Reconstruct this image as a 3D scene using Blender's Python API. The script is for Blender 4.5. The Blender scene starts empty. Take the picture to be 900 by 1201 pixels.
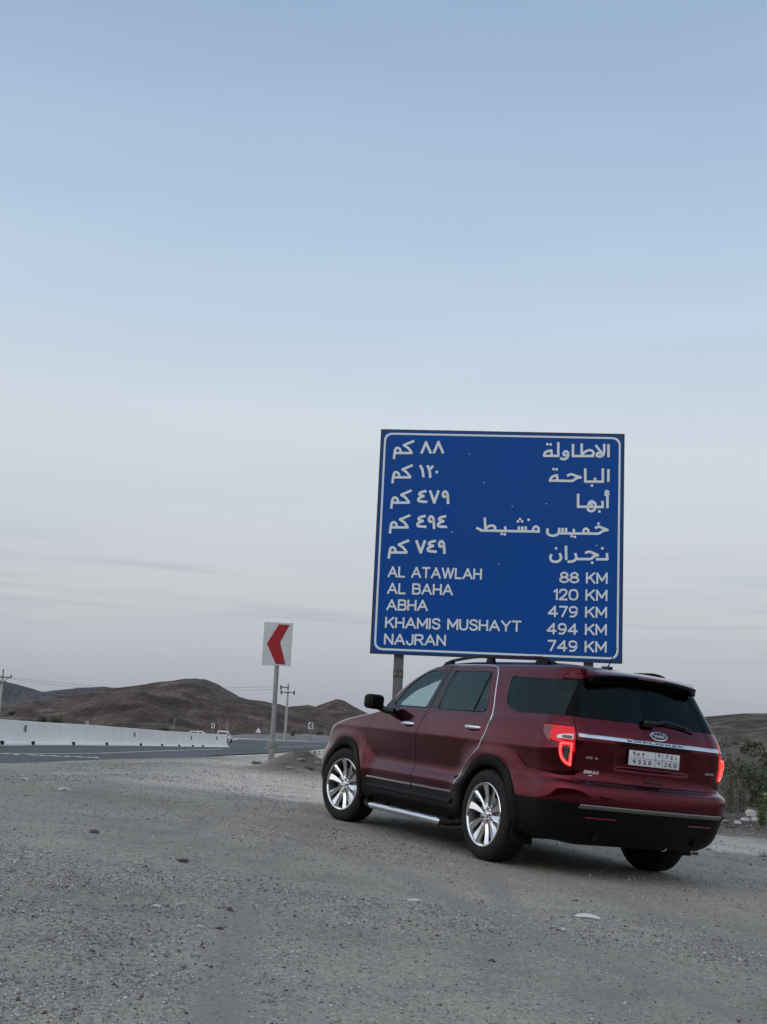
import bpy, bmesh, math, random, time
import numpy as np
from mathutils import Vector, Matrix
from mathutils.bvhtree import BVHTree
rng = np.random.default_rng(7)
random.seed(7)
SC = bpy.context.scene
COL = SC.collection

# ------------------------------------------------------------------ camera
F, CH, ROLL, PITCH = 1400.0, 0.95, -math.radians(2.8), math.atan(266/1400)
def rotm(rx, ry, rz):
    cx, sx, cy, sy, cz, sz = math.cos(rx), math.sin(rx), math.cos(ry), math.sin(ry), math.cos(rz), math.sin(rz)
    Rx = np.array([[1,0,0],[0,cx,-sx],[0,sx,cx]]); Ry = np.array([[cy,0,sy],[0,1,0],[-sy,0,cy]])
    Rz = np.array([[cz,-sz,0],[sz,cz,0],[0,0,1]])
    return Rz @ Rx @ Ry
MW = rotm(PITCH, ROLL, 0)
CAM = np.array([0, 0, CH])
cam_d = bpy.data.cameras.new('camera'); cam = bpy.data.objects.new('camera', cam_d); COL.objects.link(cam)
cam_d.sensor_fit = 'VERTICAL'; cam_d.sensor_height = 24; cam_d.lens = 24*F/1201
cam_d.clip_start = 0.05; cam_d.clip_end = 8000
M = np.c_[MW[:, 0], MW[:, 2], -MW[:, 1]]          # camera x, y(up), z(back)
cam.matrix_world = Matrix([[*M[0], 0], [*M[1], 0], [*M[2], CH], [0, 0, 0, 1]])
SC.camera = cam
# ------------------------------------------------------------------ world, sun, exposure
SUN_EL, SUN_AZ = math.radians(32), math.radians(212)
world = bpy.data.worlds.new('World'); SC.world = world; world.use_nodes = True
wn = world.node_tree; wn.nodes.clear()
def N(nt, typ, **kw):
    n = nt.nodes.new(typ)
    for k, v in kw.items():
        if k.startswith('i_'):
            n.inputs[k[2:].replace('_', ' ')].default_value = v
        else: setattr(n, k, v)
    return n
def L(nt, a, b): nt.links.new(a, b)
def ramp(nt, stops, interp='LINEAR'):
    r = nt.nodes.new('ShaderNodeValToRGB'); cr = r.color_ramp; cr.interpolation = interp
    while len(cr.elements) < len(stops): cr.elements.new(0.5)
    for e, (p, c) in zip(cr.elements, stops):
        e.position = p; e.color = (*c, 1) if len(c) == 3 else c
    return r
def s2l(c): return tuple(((v/255)/12.92 if v/255 <= .04045 else ((v/255+.055)/1.055)**2.4) for v in c)
sky = N(wn, 'ShaderNodeTexSky'); sky.sky_type = 'NISHITA'; sky.sun_disc = False
sky.sun_elevation = SUN_EL; sky.sun_rotation = SUN_AZ; sky.dust_density = 3
skm = N(wn, 'ShaderNodeMix', data_type='RGBA', blend_type='MULTIPLY'); skm.inputs[0].default_value = 1
L(wn, sky.outputs[0], skm.inputs[6]); skm.inputs[7].default_value = (.9, .9, .9, 1)
tc = N(wn, 'ShaderNodeTexCoord'); sx = N(wn, 'ShaderNodeSeparateXYZ'); L(wn, tc.outputs['Generated'], sx.inputs[0])
# elevation ramp of the dusk sky (sine of elevation 0..1)
K = 10.0    # the background strength below is 0.1
SKY = [(0.0, (164,167,178)), (0.02, (170,173,183)), (0.06, (184,187,196)), (0.11, (199,203,209)), (0.18, (209,215,221)),
       (0.26, (210,220,230)), (0.34, (194,212,231)), (0.44, (175,198,225)), (0.55, (161,185,216)), (0.75, (142,164,200)), (1.0, (128,150,188))]
rp = ramp(wn, [(p, tuple(K*v/10 for v in s2l(c))) for p, c in SKY]); L(wn, sx.outputs['Z'], rp.inputs[0])
sc10 = N(wn, 'ShaderNodeMix', data_type='RGBA', blend_type='MULTIPLY'); sc10.inputs[0].default_value = 1
L(wn, rp.outputs[0], sc10.inputs[6]); sc10.inputs[7].default_value = (10, 10, 10, 1); sc10.clamp_result = False
# faint streaks of cloud near the horizon and broad soft veils
mp = N(wn, 'ShaderNodeMapping'); mp.inputs['Scale'].default_value = (2.2, 2.2, 46); L(wn, tc.outputs['Generated'], mp.inputs[0])
cn = N(wn, 'ShaderNodeTexNoise'); cn.inputs['Scale'].default_value = 1.9; cn.inputs['Detail'].default_value = 5; L(wn, mp.outputs[0], cn.inputs[0])
cr = ramp(wn, [(0.50, (0,0,0)), (0.66, (1,1,1))]); L(wn, cn.outputs[0], cr.inputs[0])
hz = ramp(wn, [(0.05, (0,0,0)), (0.09, (1,1,1)), (0.13, (1,1,1)), (0.17, (0,0,0))]); L(wn, sx.outputs['Z'], hz.inputs[0])
cm = N(wn, 'ShaderNodeMath', operation='MULTIPLY'); L(wn, cr.outputs[0], cm.inputs[0]); L(wn, hz.outputs[0], cm.inputs[1])
cm2 = N(wn, 'ShaderNodeMath', operation='MULTIPLY'); L(wn, cm.outputs[0], cm2.inputs[0]); cm2.inputs[1].default_value = .55
cl = N(wn, 'ShaderNodeMix', data_type='RGBA', blend_type='MULTIPLY'); L(wn, cm2.outputs[0], cl.inputs[0])
L(wn, sc10.outputs[2], cl.inputs[6]); cl.inputs[7].default_value = (.80, .815, .86, 1)
mp2 = N(wn, 'ShaderNodeMapping'); mp2.inputs['Scale'].default_value = (1.2, 1.2, 7); L(wn, tc.outputs['Generated'], mp2.inputs[0])
cn2 = N(wn, 'ShaderNodeTexNoise'); cn2.inputs['Scale'].default_value = 1.6; cn2.inputs['Detail'].default_value = 3; L(wn, mp2.outputs[0], cn2.inputs[0])
vr = ramp(wn, [(0.3, (.955, .96, .97)), (0.7, (1.04, 1.035, 1.02))]); L(wn, cn2.outputs[0], vr.inputs[0])
vl = N(wn, 'ShaderNodeMix', data_type='RGBA', blend_type='MULTIPLY'); vl.inputs[0].default_value = 1
L(wn, cl.outputs[2], vl.inputs[6]); L(wn, vr.outputs[0], vl.inputs[7])
mx = N(wn, 'ShaderNodeMix', data_type='RGBA'); mx.inputs[0].default_value = .93
L(wn, skm.outputs[2], mx.inputs[6]); L(wn, vl.outputs[2], mx.inputs[7])
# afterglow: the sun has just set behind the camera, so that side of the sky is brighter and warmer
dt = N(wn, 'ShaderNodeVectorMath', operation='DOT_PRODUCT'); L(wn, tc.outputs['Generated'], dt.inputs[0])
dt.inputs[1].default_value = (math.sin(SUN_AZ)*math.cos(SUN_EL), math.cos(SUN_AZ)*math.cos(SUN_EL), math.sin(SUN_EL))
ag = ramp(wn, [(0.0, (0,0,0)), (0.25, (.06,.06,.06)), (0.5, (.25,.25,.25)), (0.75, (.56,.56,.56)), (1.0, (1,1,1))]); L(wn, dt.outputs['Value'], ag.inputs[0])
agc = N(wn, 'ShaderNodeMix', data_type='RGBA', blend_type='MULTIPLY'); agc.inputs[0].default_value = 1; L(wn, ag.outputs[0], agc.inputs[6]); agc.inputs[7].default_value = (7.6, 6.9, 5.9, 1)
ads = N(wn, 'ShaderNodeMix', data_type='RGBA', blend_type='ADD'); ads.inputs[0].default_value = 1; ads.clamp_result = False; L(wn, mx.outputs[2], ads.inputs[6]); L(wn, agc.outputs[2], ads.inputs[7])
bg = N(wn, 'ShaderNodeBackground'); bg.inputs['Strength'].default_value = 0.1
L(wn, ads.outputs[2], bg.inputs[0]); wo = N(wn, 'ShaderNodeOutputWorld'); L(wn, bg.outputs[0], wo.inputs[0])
sun_d = bpy.data.lights.new('sun', 'SUN'); sun_d.energy = 0.5; sun_d.angle = math.radians(170); sun_d.color = (1, .93, .86)
sun = bpy.data.objects.new('sun', sun_d); COL.objects.link(sun)
sd = Vector((math.sin(SUN_AZ)*math.cos(SUN_EL), math.cos(SUN_AZ)*math.cos(SUN_EL), math.sin(SUN_EL)))
sun.rotation_euler = sd.to_track_quat('Z', 'Y').to_euler(); sun.location = sd*60
SC.view_settings.view_transform = 'Standard'; SC.view_settings.look = 'None'
SC.view_settings.exposure = 0; SC.view_settings.gamma = 1; SC.view_settings.use_curve_mapping = False
SC.cycles.max_bounces = 8; SC.cycles.transparent_max_bounces = 16

# ------------------------------------------------------------------ helpers
def ray(u, v): return MW @ np.array([(u-450)/F, 1, -(v-600.5)/F])      # u, v as read off the 900 x 1201 photograph
def at(u, v, y): d = ray(u, v); return CAM + d*y/d[1]
def gz(u, v, z): d = ray(u, v); return CAM + d*(z-CH)/d[2]
def smooth(a, b, x): t = np.clip((x-a)/(b-a), 0, 1); return t*t*(3-2*t)
def tag(o, label=None, cat=None, group=None, kind=None):
    if label: o['label'] = label
    if cat: o['category'] = cat
    if group: o['group'] = group
    if kind: o['kind'] = kind
    return o
def empty(name, loc=(0,0,0), rz=0):
    o = bpy.data.objects.new(name, None); COL.objects.link(o); o.location = loc; o.rotation_euler = (0,0,rz); o.empty_display_size = .2
    return o
def link(name, me, mats, parent=None):
    o = bpy.data.objects.new(name, me); COL.objects.link(o)
    if not isinstance(mats, (list, tuple)): mats = [mats]
    if not me.materials:
        for m in mats: me.materials.append(m)
    if parent: o.parent = parent
    return o
def pyd(name, V, Fc, mats, parent=None, sm=False, sharp=None):
    me = bpy.data.meshes.new(name); me.from_pydata([tuple(map(float, v)) for v in V], [], Fc); me.validate(); me.update()
    o = link(name, me, mats, parent)
    if sm: shade(o, sharp if sharp is not None else 40)
    return o
def shade(o, ang=40):
    me = o.data; me.shade_smooth()
    bm = bmesh.new(); bm.from_mesh(me)
    lim = math.radians(ang)
    for e in bm.edges:
        if len(e.link_faces) == 2 and e.calc_face_angle(0) > lim: e.smooth = False
    bm.to_mesh(me); bm.free()
def bmo(name, bm, mats, parent=None, sm=None):
    me = bpy.data.meshes.new(name); bm.to_mesh(me); bm.free(); o = link(name, me, mats, parent)
    if sm: shade(o, sm)
    return o
def bbox(bm, c, s, rot=None, bev=0.0, seg=2):
    r = bmesh.ops.create_cube(bm, size=1); vs = r['verts']
    bmesh.ops.scale(bm, vec=s, verts=vs)
    if bev > 0:
        es = list({e for v in vs for e in v.link_edges})
        g = bmesh.ops.bevel(bm, geom=es, offset=bev, segments=seg, affect='EDGES', profile=.6)
        vs = list({v for f in g['faces'] for v in f.verts} | {v for v in vs if v.is_valid})
    if rot is not None: bmesh.ops.rotate(bm, cent=(0,0,0), matrix=rot, verts=vs)
    bmesh.ops.translate(bm, vec=c, verts=vs)
    return vs
def box(name, c, s, mat, parent=None, rot=None, bev=0.0):
    bm = bmesh.new(); bbox(bm, c, s, rot, bev); return bmo(name, bm, mat, parent, 35 if bev else None)
def tube_v(pts, rad, n=8, closed=False):
    """swept tube; pts list of 3d, rad scalar or list"""
    P = np.array(pts, float); m = len(P); r = np.full(m, rad) if np.isscalar(rad) else np.array(rad, float)
    T = np.gradient(P, axis=0) if not closed else np.roll(P, -1, 0)-np.roll(P, 1, 0)
    T /= np.linalg.norm(T, axis=1)[:, None]+1e-12
    up = np.array([0,0,1.]) if abs(T[0][2]) < .9 else np.array([1.,0,0]); V = []; Fc = []
    a = np.cross(T[0], up); a /= np.linalg.norm(a)
    for i in range(m):
        a = a-T[i]*(a@T[i]); a /= np.linalg.norm(a)+1e-12; b = np.cross(T[i], a)
        for k in range(n):
            t = 2*math.pi*k/n; V.append(P[i]+r[i]*(a*math.cos(t)+b*math.sin(t)))
    for i in range(m if closed else m-1):
        j = (i+1) % m
        for k in range(n): Fc.append((i*n+k, j*n+k, j*n+(k+1) % n, i*n+(k+1) % n)[::-1])
    if not closed: Fc.append(tuple(range(n))); Fc.append(tuple(range((m-1)*n, m*n))[::-1])
    return V, Fc
def tube(name, pts, rad, mat, parent=None, n=8, closed=False):
    V, Fc = tube_v(pts, rad, n, closed); return pyd(name, V, Fc, mat, parent, True, 50)
def merge(parts):
    V, Fc = [], []
    for v, f in parts:
        k = len(V); V += list(v); Fc += [tuple(i+k for i in q) for q in f]
    return V, Fc
def lathe(prof, n, axis='y'):
    """prof: list of (r, h) around the axis; returns V, F"""
    V, Fc = [], []
    for r, h in prof:
        for k in range(n):
            t = 2*math.pi*k/n; V.append((r*math.cos(t), h, r*math.sin(t)) if axis == 'y' else (r*math.cos(t), r*math.sin(t), h))
    for i in range(len(prof)-1):
        for k in range(n): Fc.append((i*n+k, i*n+(k+1) % n, (i+1)*n+(k+1) % n, (i+1)*n+k))
    return V, Fc
# value noise for terrain
_G = rng.random((256, 256))
def vnoise(x, y):
    x = np.asarray(x, float); y = np.asarray(y, float)
    xi = np.floor(x).astype(int); yi = np.floor(y).astype(int); fx = x-xi; fy = y-yi
    fx = fx*fx*(3-2*fx); fy = fy*fy*(3-2*fy)
    g = lambda a, b: _G[a & 255, b & 255]
    return (g(xi, yi)*(1-fx)+g(xi+1, yi)*fx)*(1-fy)+(g(xi, yi+1)*(1-fx)+g(xi+1, yi+1)*fx)*fy-.5
def fbm(x, y, oct=4, s=1.0):
    r = 0; a = 1
    for k in range(oct): r = r+a*vnoise(x*s+17.3*k, y*s+9.1*k); s *= 2.03; a *= .5
    return r

# ------------------------------------------------------------------ materials
def mat(name, base=(.5,.5,.5), rough=.6, metal=0, coat=0, coat_r=.03, spec=.5, noise=None, bump=None, emit=None, alpha=None):
    m = bpy.data.materials.new(name); m.use_nodes = True; nt = m.node_tree; b = nt.nodes['Principled BSDF']
    b.inputs['Base Color'].default_value = (*base, 1); b.inputs['Roughness'].default_value = rough
    b.inputs['Metallic'].default_value = metal; b.inputs['Coat Weight'].default_value = coat; b.inputs['Coat Roughness'].default_value = coat_r
    b.inputs['Specular IOR Level'].default_value = spec
    if emit: b.inputs['Emission Color'].default_value = (*emit[0], 1); b.inputs['Emission Strength'].default_value = emit[1]
    t = N(nt, 'ShaderNodeTexCoord')
    if noise:   # (scale, amount, other colour)
        n = N(nt, 'ShaderNodeTexNoise'); n.inputs['Scale'].default_value = noise[0]; n.inputs['Detail'].default_value = 6
        L(nt, t.outputs['Object'], n.inputs[0]); r = ramp(nt, [(.35, base), (.7, noise[2])]); L(nt, n.outputs[0], r.inputs[0])
        mxx = N(nt, 'ShaderNodeMix', data_type='RGBA'); mxx.inputs[0].default_value = noise[1]; mxx.inputs[6].default_value = (*base, 1)
        L(nt, r.outputs[0], mxx.inputs[7]); L(nt, mxx.outputs[2], b.inputs['Base Color'])
    if bump:    # (scale, strength, distance)
        n = N(nt, 'ShaderNodeTexNoise'); n.inputs['Scale'].default_value = bump[0]; n.inputs['Detail'].default_value = 4
        L(nt, t.outputs['Object'], n.inputs[0]); bp = N(nt, 'ShaderNodeBump'); bp.inputs['Strength'].default_value = bump[1]; bp.inputs['Distance'].default_value = bump[2]
        L(nt, n.outputs[0], bp.inputs['Height']); L(nt, bp.outputs[0], b.inputs['Normal'])
    return m
MT = {}
def paint_mat():
    m = mat('paint', (.092,.0003,.0100), .14, .95, .50, .02, spec=.0, noise=(2.5,.5,(.084,.0004,.009)))
    nt = m.node_tree; b = nt.nodes['Principled BSDF']
    # road dust: roughens the clear coat and greys it a little, more towards the sills
    t = N(nt, 'ShaderNodeTexCoord'); n = N(nt, 'ShaderNodeTexNoise'); n.inputs['Scale'].default_value = 3.2; n.inputs['Detail'].default_value = 8
    L(nt, t.outputs['Object'], n.inputs[0]); s = N(nt, 'ShaderNodeSeparateXYZ'); L(nt, t.outputs['Object'], s.inputs[0])
    mr = N(nt, 'ShaderNodeMapRange'); L(nt, s.outputs['Z'], mr.inputs[0]); mr.inputs[1].default_value = .45; mr.inputs[2].default_value = 1.1; mr.inputs[3].default_value = .05; mr.inputs[4].default_value = .0
    mu = N(nt, 'ShaderNodeMath', operation='MULTIPLY'); L(nt, n.outputs[0], mu.inputs[0]); L(nt, mr.outputs[0], mu.inputs[1])
    src = b.inputs['Base Color'].links[0].from_socket
    mxx = N(nt, 'ShaderNodeMix', data_type='RGBA'); L(nt, mu.outputs[0], mxx.inputs[0]); L(nt, src, mxx.inputs[6]); mxx.inputs[7].default_value = (.13,.09,.08,1)
    L(nt, mxx.outputs[2], b.inputs['Base Color'])
    mr2 = N(nt, 'ShaderNodeMapRange'); L(nt, n.outputs[0], mr2.inputs[0]); mr2.inputs[3].default_value = .0; mr2.inputs[4].default_value = .06
    L(nt, mr2.outputs[0], b.inputs['Coat Roughness'])
    return m
def glass_mat(name, tint, refl=1.0):
    m = bpy.data.materials.new(name); m.use_nodes = True; nt = m.node_tree; nt.nodes.clear()
    o = N(nt, 'ShaderNodeOutputMaterial'); tr = N(nt, 'ShaderNodeBsdfTransparent'); tr.inputs[0].default_value = (*tint, 1)
    gl = N(nt, 'ShaderNodeBsdfGlossy'); gl.inputs['Roughness'].default_value = .02; gl.inputs[0].default_value = (.62,.86,.88,1)
    fr = N(nt, 'ShaderNodeFresnel'); fr.inputs[0].default_value = 1.52
    ge = N(nt, 'ShaderNodeNewGeometry'); inv = N(nt, 'ShaderNodeMath', operation='SUBTRACT'); inv.inputs[0].default_value = 1; L(nt, ge.outputs['Backfacing'], inv.inputs[1])
    mf = N(nt, 'ShaderNodeMath', operation='MULTIPLY'); L(nt, fr.outputs[0], mf.inputs[0]); L(nt, inv.outputs[0], mf.inputs[1])
    mr = N(nt, 'ShaderNodeMath', operation='MULTIPLY_ADD'); L(nt, mf.outputs[0], mr.inputs[0]); mr.inputs[1].default_value = refl; mr.inputs[2].default_value = .005
    mxs = N(nt, 'ShaderNodeMixShader'); L(nt, mr.outputs[0], mxs.inputs[0]); L(nt, tr.outputs[0], mxs.inputs[1]); L(nt, gl.outputs[0], mxs.inputs[2])
    L(nt, mxs.outputs[0], o.inputs[0]); return m
MT['paint'] = paint_mat()
MT['glass'] = glass_mat('window_glass', (.86,.92,.92)); MT['tint'] = glass_mat('tinted_glass', (.12,.15,.155), .85); MT['dark_tint'] = glass_mat('dark_tinted_glass', (.05,.06,.06), .30); MT['mid_tint'] = glass_mat('quarter_glass', (.08,.10,.10), .55); MT['pillar'] = mat('pillar_black', (.003,.003,.0035), .16, spec=.06)
MT['plastic'] = mat('black_plastic', (.004,.0042,.0044), .5, spec=.12, noise=(14,.5,(.0065,.0065,.006)), bump=(220,.15,.002))
MT['gloss_black'] = mat('gloss_black', (.004,.004,.0045), .10, spec=.35)
MT['inner'] = mat('cabin_trim', (.02,.02,.021), .8, noise=(6,.4,(.03,.03,.03)))
MT['rubber'] = mat('tyre_rubber', (.010,.010,.010), .8, spec=.3, noise=(9,.6,(.022,.021,.020)), bump=(160,.2,.002))
MT['chrome'] = mat('chrome', (.78,.78,.79), .09, 1, noise=(20,.3,(.62,.61,.6)))
MT['alloy'] = mat('polished_alloy', (.84,.85,.86), .13, 1, noise=(30,.25,(.66,.66,.66)))
MT['alloy_dark'] = mat('alloy_pocket', (.13,.135,.14), .4, .8, noise=(25,.3,(.08,.08,.08)))
MT['steel'] = mat('galvanised_steel', (.30,.31,.32), .5, .6, noise=(7,.7,(.2,.2,.2)), bump=(60,.1,.002))
MT['post'] = mat('weathered_post', (.13,.135,.14), .6, .3, noise=(5,.8,(.12,.115,.11)))
MT['lens'] = mat('red_lens', (.36,.004,.010), .12, 0, .15, spec=.25, emit=((.95,.012,.035),.42))
MT['lens_dark'] = mat('dark_red_lens', (.16,.004,.012), .1, 0, .9)
MT['led'] = mat('lit_tail_light', (.8,.03,.04), .3, emit=((1,.03,.045),.80))
MT['led_hot'] = mat('lit_led', (.9,.2,.15), .3, emit=((1,.20,.15),1.15))
MT['rev'] = mat('clear_lamp_lens', (.6,.56,.56), .15, .3, .5)
MT['plate'] = mat('plate_white', (.62,.64,.68), .35, noise=(12,.5,(.5,.52,.55)))
MT['ink'] = mat('plate_ink', (.03,.035,.08), .5)
MT['blue_badge'] = mat('badge_enamel', (.012,.018,.05), .15, coat=.6)
MT['sign_blue'] = mat('sign_blue', (.004,.064,.30), .42, spec=.12, noise=(1.3,.6,(.007,.070,.275)), bump=(3,.03,.01))
MT['sign_white'] = mat('sign_letters', (.67,.73,.76), .45, noise=(8,.4,(.60,.66,.69)))
MT['sign_navy'] = mat('sign_edge', (.012,.022,.055), .5)
MT['sign_back'] = mat('sign_aluminium', (.35,.36,.37), .45, .7)
MT['board_white'] = mat('board_white', (.52,.54,.55), .45, noise=(6,.6,(.42,.45,.46)))
MT['board_red'] = mat('board_red', (.30,.003,.010), .4, noise=(7,.5,(.22,.004,.010)))
MT['concrete'] = mat('barrier_concrete', (.88,.86,.81), .85, noise=(.9,.8,(.76,.74,.69)), bump=(9,.25,.02))
MT['white_paint'] = mat('white_car_paint', (.7,.7,.7), .35, coat=.5)
MT['dark_glass'] = mat('far_glass', (.03,.035,.04), .1)
MT['wood_pole'] = mat('concrete_pole', (.36,.35,.33), .8, noise=(1.5,.6,(.28,.27,.26)))
MT['wire'] = mat('wire', (.05,.05,.055), .6)
MT['insul'] = mat('insulator', (.05,.04,.04), .3)
MT['road_paint'] = mat('road_paint', (.75,.75,.72), .7, noise=(3,.6,(.5,.5,.48)))
def asphalt():
    m = mat('asphalt', (.062,.068,.075), .8); nt = m.node_tree; b = nt.nodes['Principled BSDF']
    t = N(nt, 'ShaderNodeTexCoord'); n = N(nt, 'ShaderNodeTexNoise'); n.inputs['Scale'].default_value = .22; n.inputs['Detail'].default_value = 7
    mp = N(nt, 'ShaderNodeMapping'); mp.inputs['Scale'].default_value = (1.2,.35,1); L(nt, t.outputs['Object'], mp.inputs[0]); L(nt, mp.outputs[0], n.inputs[0])
    r = ramp(nt, [(.35, (.046,.050,.053)), (.65, (.080,.084,.087))]); L(nt, n.outputs[0], r.inputs[0]); L(nt, r.outputs[0], b.inputs['Base Color'])
    return m
MT['asphalt'] = asphalt()
def ground_mat():
    m = bpy.data.materials.new('gravel_ground'); m.use_nodes = True; nt = m.node_tree; b = nt.nodes['Principled BSDF']; b.inputs['Roughness'].default_value = .95
    b.inputs['Specular IOR Level'].default_value = .15
    t = N(nt, 'ShaderNodeTexCoord')
    def noise(sc, det=5, rough=.55, mp=None):
        n = N(nt, 'ShaderNodeTexNoise'); n.inputs['Scale'].default_value = sc; n.inputs['Detail'].default_value = det; n.inputs['Roughness'].default_value = rough
        if mp:
            q = N(nt, 'ShaderNodeMapping'); q.inputs['Scale'].default_value = mp; L(nt, t.outputs['Object'], q.inputs[0]); L(nt, q.outputs[0], n.inputs[0])
        else: L(nt, t.outputs['Object'], n.inputs[0])
        return n
    big = noise(.35, 5); mid = noise(2.4, 6, .65); fine = noise(34, 4, .75); grit = noise(110, 2, .8)
    c1 = ramp(nt, [(.3, (.225,.213,.180)), (.5, (.284,.271,.232)), (.72, (.342,.322,.272))]); L(nt, big.outputs[0], c1.inputs[0])
    c2 = ramp(nt, [(.3, (.80,.80,.81)), (.5, (1,1,1)), (.7, (1.13,1.12,1.10))]); L(nt, mid.outputs[0], c2.inputs[0])
    m1 = N(nt, 'ShaderNodeMix', data_type='RGBA', blend_type='MULTIPLY'); m1.inputs[0].default_value = .9; L(nt, c1.outputs[0], m1.inputs[6]); L(nt, c2.outputs[0], m1.inputs[7])
    c3 = ramp(nt, [(.28, (.55,.55,.56)), (.48, (.98,.98,.98)), (.7, (1.5,1.48,1.45))]); L(nt, fine.outputs[0], c3.inputs[0])
    m2 = N(nt, 'ShaderNodeMix', data_type='RGBA', blend_type='MULTIPLY'); m2.inputs[0].default_value = .75; L(nt, m1.outputs[2], m2.inputs[6]); L(nt, c3.outputs[0], m2.inputs[7])
    c4 = ramp(nt, [(.3, (.5,.5,.5)), (.5, (1,1,1)), (.72, (1.7,1.7,1.7))]); L(nt, grit.outputs[0], c4.inputs[0])
    m3 = N(nt, 'ShaderNodeMix', data_type='RGBA', blend_type='MULTIPLY'); m3.inputs[0].default_value = .6; L(nt, m2.outputs[2], m3.inputs[6]); L(nt, c4.outputs[0], m3.inputs[7])
    at3 = N(nt, 'ShaderNodeAttribute'); at3.attribute_name = 'track'; mt_ = N(nt, 'ShaderNodeMix', data_type='RGBA'); tm = N(nt, 'ShaderNodeMath', operation='MULTIPLY'); tm.inputs[1].default_value = .9; L(nt, at3.outputs['Fac'], tm.inputs[0]); L(nt, tm.outputs[0], mt_.inputs[0]); L(nt, m3.outputs[2], mt_.inputs[6]); mt_.inputs[7].default_value = (.235,.225,.20,1); m3 = mt_
    # paler sand: vertex attribute 'sand'
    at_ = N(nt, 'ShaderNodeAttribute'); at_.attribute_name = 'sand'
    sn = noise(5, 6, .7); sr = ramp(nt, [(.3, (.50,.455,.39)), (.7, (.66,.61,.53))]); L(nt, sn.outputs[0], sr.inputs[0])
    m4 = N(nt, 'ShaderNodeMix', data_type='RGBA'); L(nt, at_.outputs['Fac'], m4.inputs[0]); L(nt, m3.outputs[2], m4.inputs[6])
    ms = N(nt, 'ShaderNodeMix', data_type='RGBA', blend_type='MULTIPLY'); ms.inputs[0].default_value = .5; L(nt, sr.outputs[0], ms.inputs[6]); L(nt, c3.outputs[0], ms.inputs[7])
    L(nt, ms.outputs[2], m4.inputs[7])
    at2 = N(nt, 'ShaderNodeAttribute'); at2.attribute_name = 'scrub'
    s2n = noise(1.3, 8, .7); s2r = ramp(nt, [(.35, (.048,.043,.034)), (.52, (.088,.077,.062)), (.68, (.20,.172,.14))]); L(nt, s2n.outputs[0], s2r.inputs[0])
    m5 = N(nt, 'ShaderNodeMix', data_type='RGBA'); L(nt, at2.outputs['Fac'], m5.inputs[0]); L(nt, m4.outputs[2], m5.inputs[6]); L(nt, s2r.outputs[0], m5.inputs[7])
    L(nt, m5.outputs[2], b.inputs['Base Color'])
    bp = N(nt, 'ShaderNodeBump'); bp.inputs['Strength'].default_value = .55; bp.inputs['Distance'].default_value = .02; L(nt, fine.outputs[0], bp.inputs['Height'])
    bp2 = N(nt, 'ShaderNodeBump'); bp2.inputs['Strength'].default_value = .5; bp2.inputs['Distance'].default_value = .006; L(nt, grit.outputs[0], bp2.inputs['Height'])
    L(nt, bp.outputs[0], bp2.inputs['Normal']); L(nt, bp2.outputs[0], b.inputs['Normal'])
    return m
MT['ground'] = ground_mat()
def hill_mat(name, c0, c1, c2, sc):
    m = bpy.data.materials.new(name); m.use_nodes = True; nt = m.node_tree; b = nt.nodes['Principled BSDF']; b.inputs['Roughness'].default_value = .95; b.inputs['Specular IOR Level'].default_value = .1
    t = N(nt, 'ShaderNodeTexCoord')
    n = N(nt, 'ShaderNodeTexNoise'); n.inputs['Scale'].default_value = sc; n.inputs['Detail'].default_value = 9; n.inputs['Roughness'].default_value = .68; L(nt, t.outputs['Object'], n.inputs[0])
    r = ramp(nt, [(.34, c0), (.5, c1), (.68, c2)]); L(nt, n.outputs[0], r.inputs[0])
    v = N(nt, 'ShaderNodeTexVoronoi'); v.inputs['Scale'].default_value = sc*9; L(nt, t.outputs['Object'], v.inputs['Vector'])
    vr = ramp(nt, [(.18, (.28,.29,.25)), (.40, (1,1,1))]); L(nt, v.outputs['Distance'], vr.inputs[0])
    n2 = N(nt, 'ShaderNodeTexNoise'); n2.inputs['Scale'].default_value = sc*2; L(nt, t.outputs['Object'], n2.inputs[0])
    r2 = ramp(nt, [(.38, (0,0,0)), (.55, (1,1,1))]); L(nt, n2.outputs[0], r2.inputs[0])
    mm = N(nt, 'ShaderNodeMix', data_type='RGBA', blend_type='MULTIPLY'); L(nt, r2.outputs[0], mm.inputs[0]); L(nt, r.outputs[0], mm.inputs[6]); L(nt, vr.outputs[0], mm.inputs[7])
    L(nt, mm.outputs[2], b.inputs['Base Color'])
    bp = N(nt, 'ShaderNodeBump'); bp.inputs['Strength'].default_value = .8; bp.inputs['Distance'].default_value = .5; L(nt, n.outputs[0], bp.inputs['Height']); L(nt, bp.outputs[0], b.inputs['Normal'])
    return m
MT['hill'] = hill_mat('hill_rock', (.036,.028,.023), (.085,.067,.056), (.185,.150,.125), .09)
MT['hill2'] = hill_mat('far_hill_hazy_rock', (.075,.072,.076), (.095,.090,.093), (.12,.113,.114), .02)  # paler, bluer, flatter tones: distance haze put into the rock colour
MT['slope'] = hill_mat('scrub_slope', (.040,.034,.027), (.088,.073,.059), (.185,.155,.128), .5)
MT['leaf'] = mat('shrub_leaf', (.048,.062,.034), .7, noise=(3,.8,(.085,.095,.055)))
MT['leaf_grey'] = mat('dry_shrub_leaf', (.17,.165,.135), .8, noise=(5,.8,(.11,.11,.09)))
MT['leaf_green'] = mat('fresh_leaf', (.15,.20,.06), .6, noise=(7,.8,(.20,.24,.09)))
MT['twig'] = mat('twig', (.16,.135,.11), .85, noise=(12,.7,(.09,.075,.06)))
MT['rock'] = mat('stone', (.26,.255,.25), .9, noise=(6,.9,(.16,.155,.15)), bump=(30,.4,.01))
MT['rock_pale'] = mat('pale_stone', (.52,.50,.48), .85, noise=(6,.8,(.40,.39,.37)), bump=(30,.4,.01))
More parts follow.
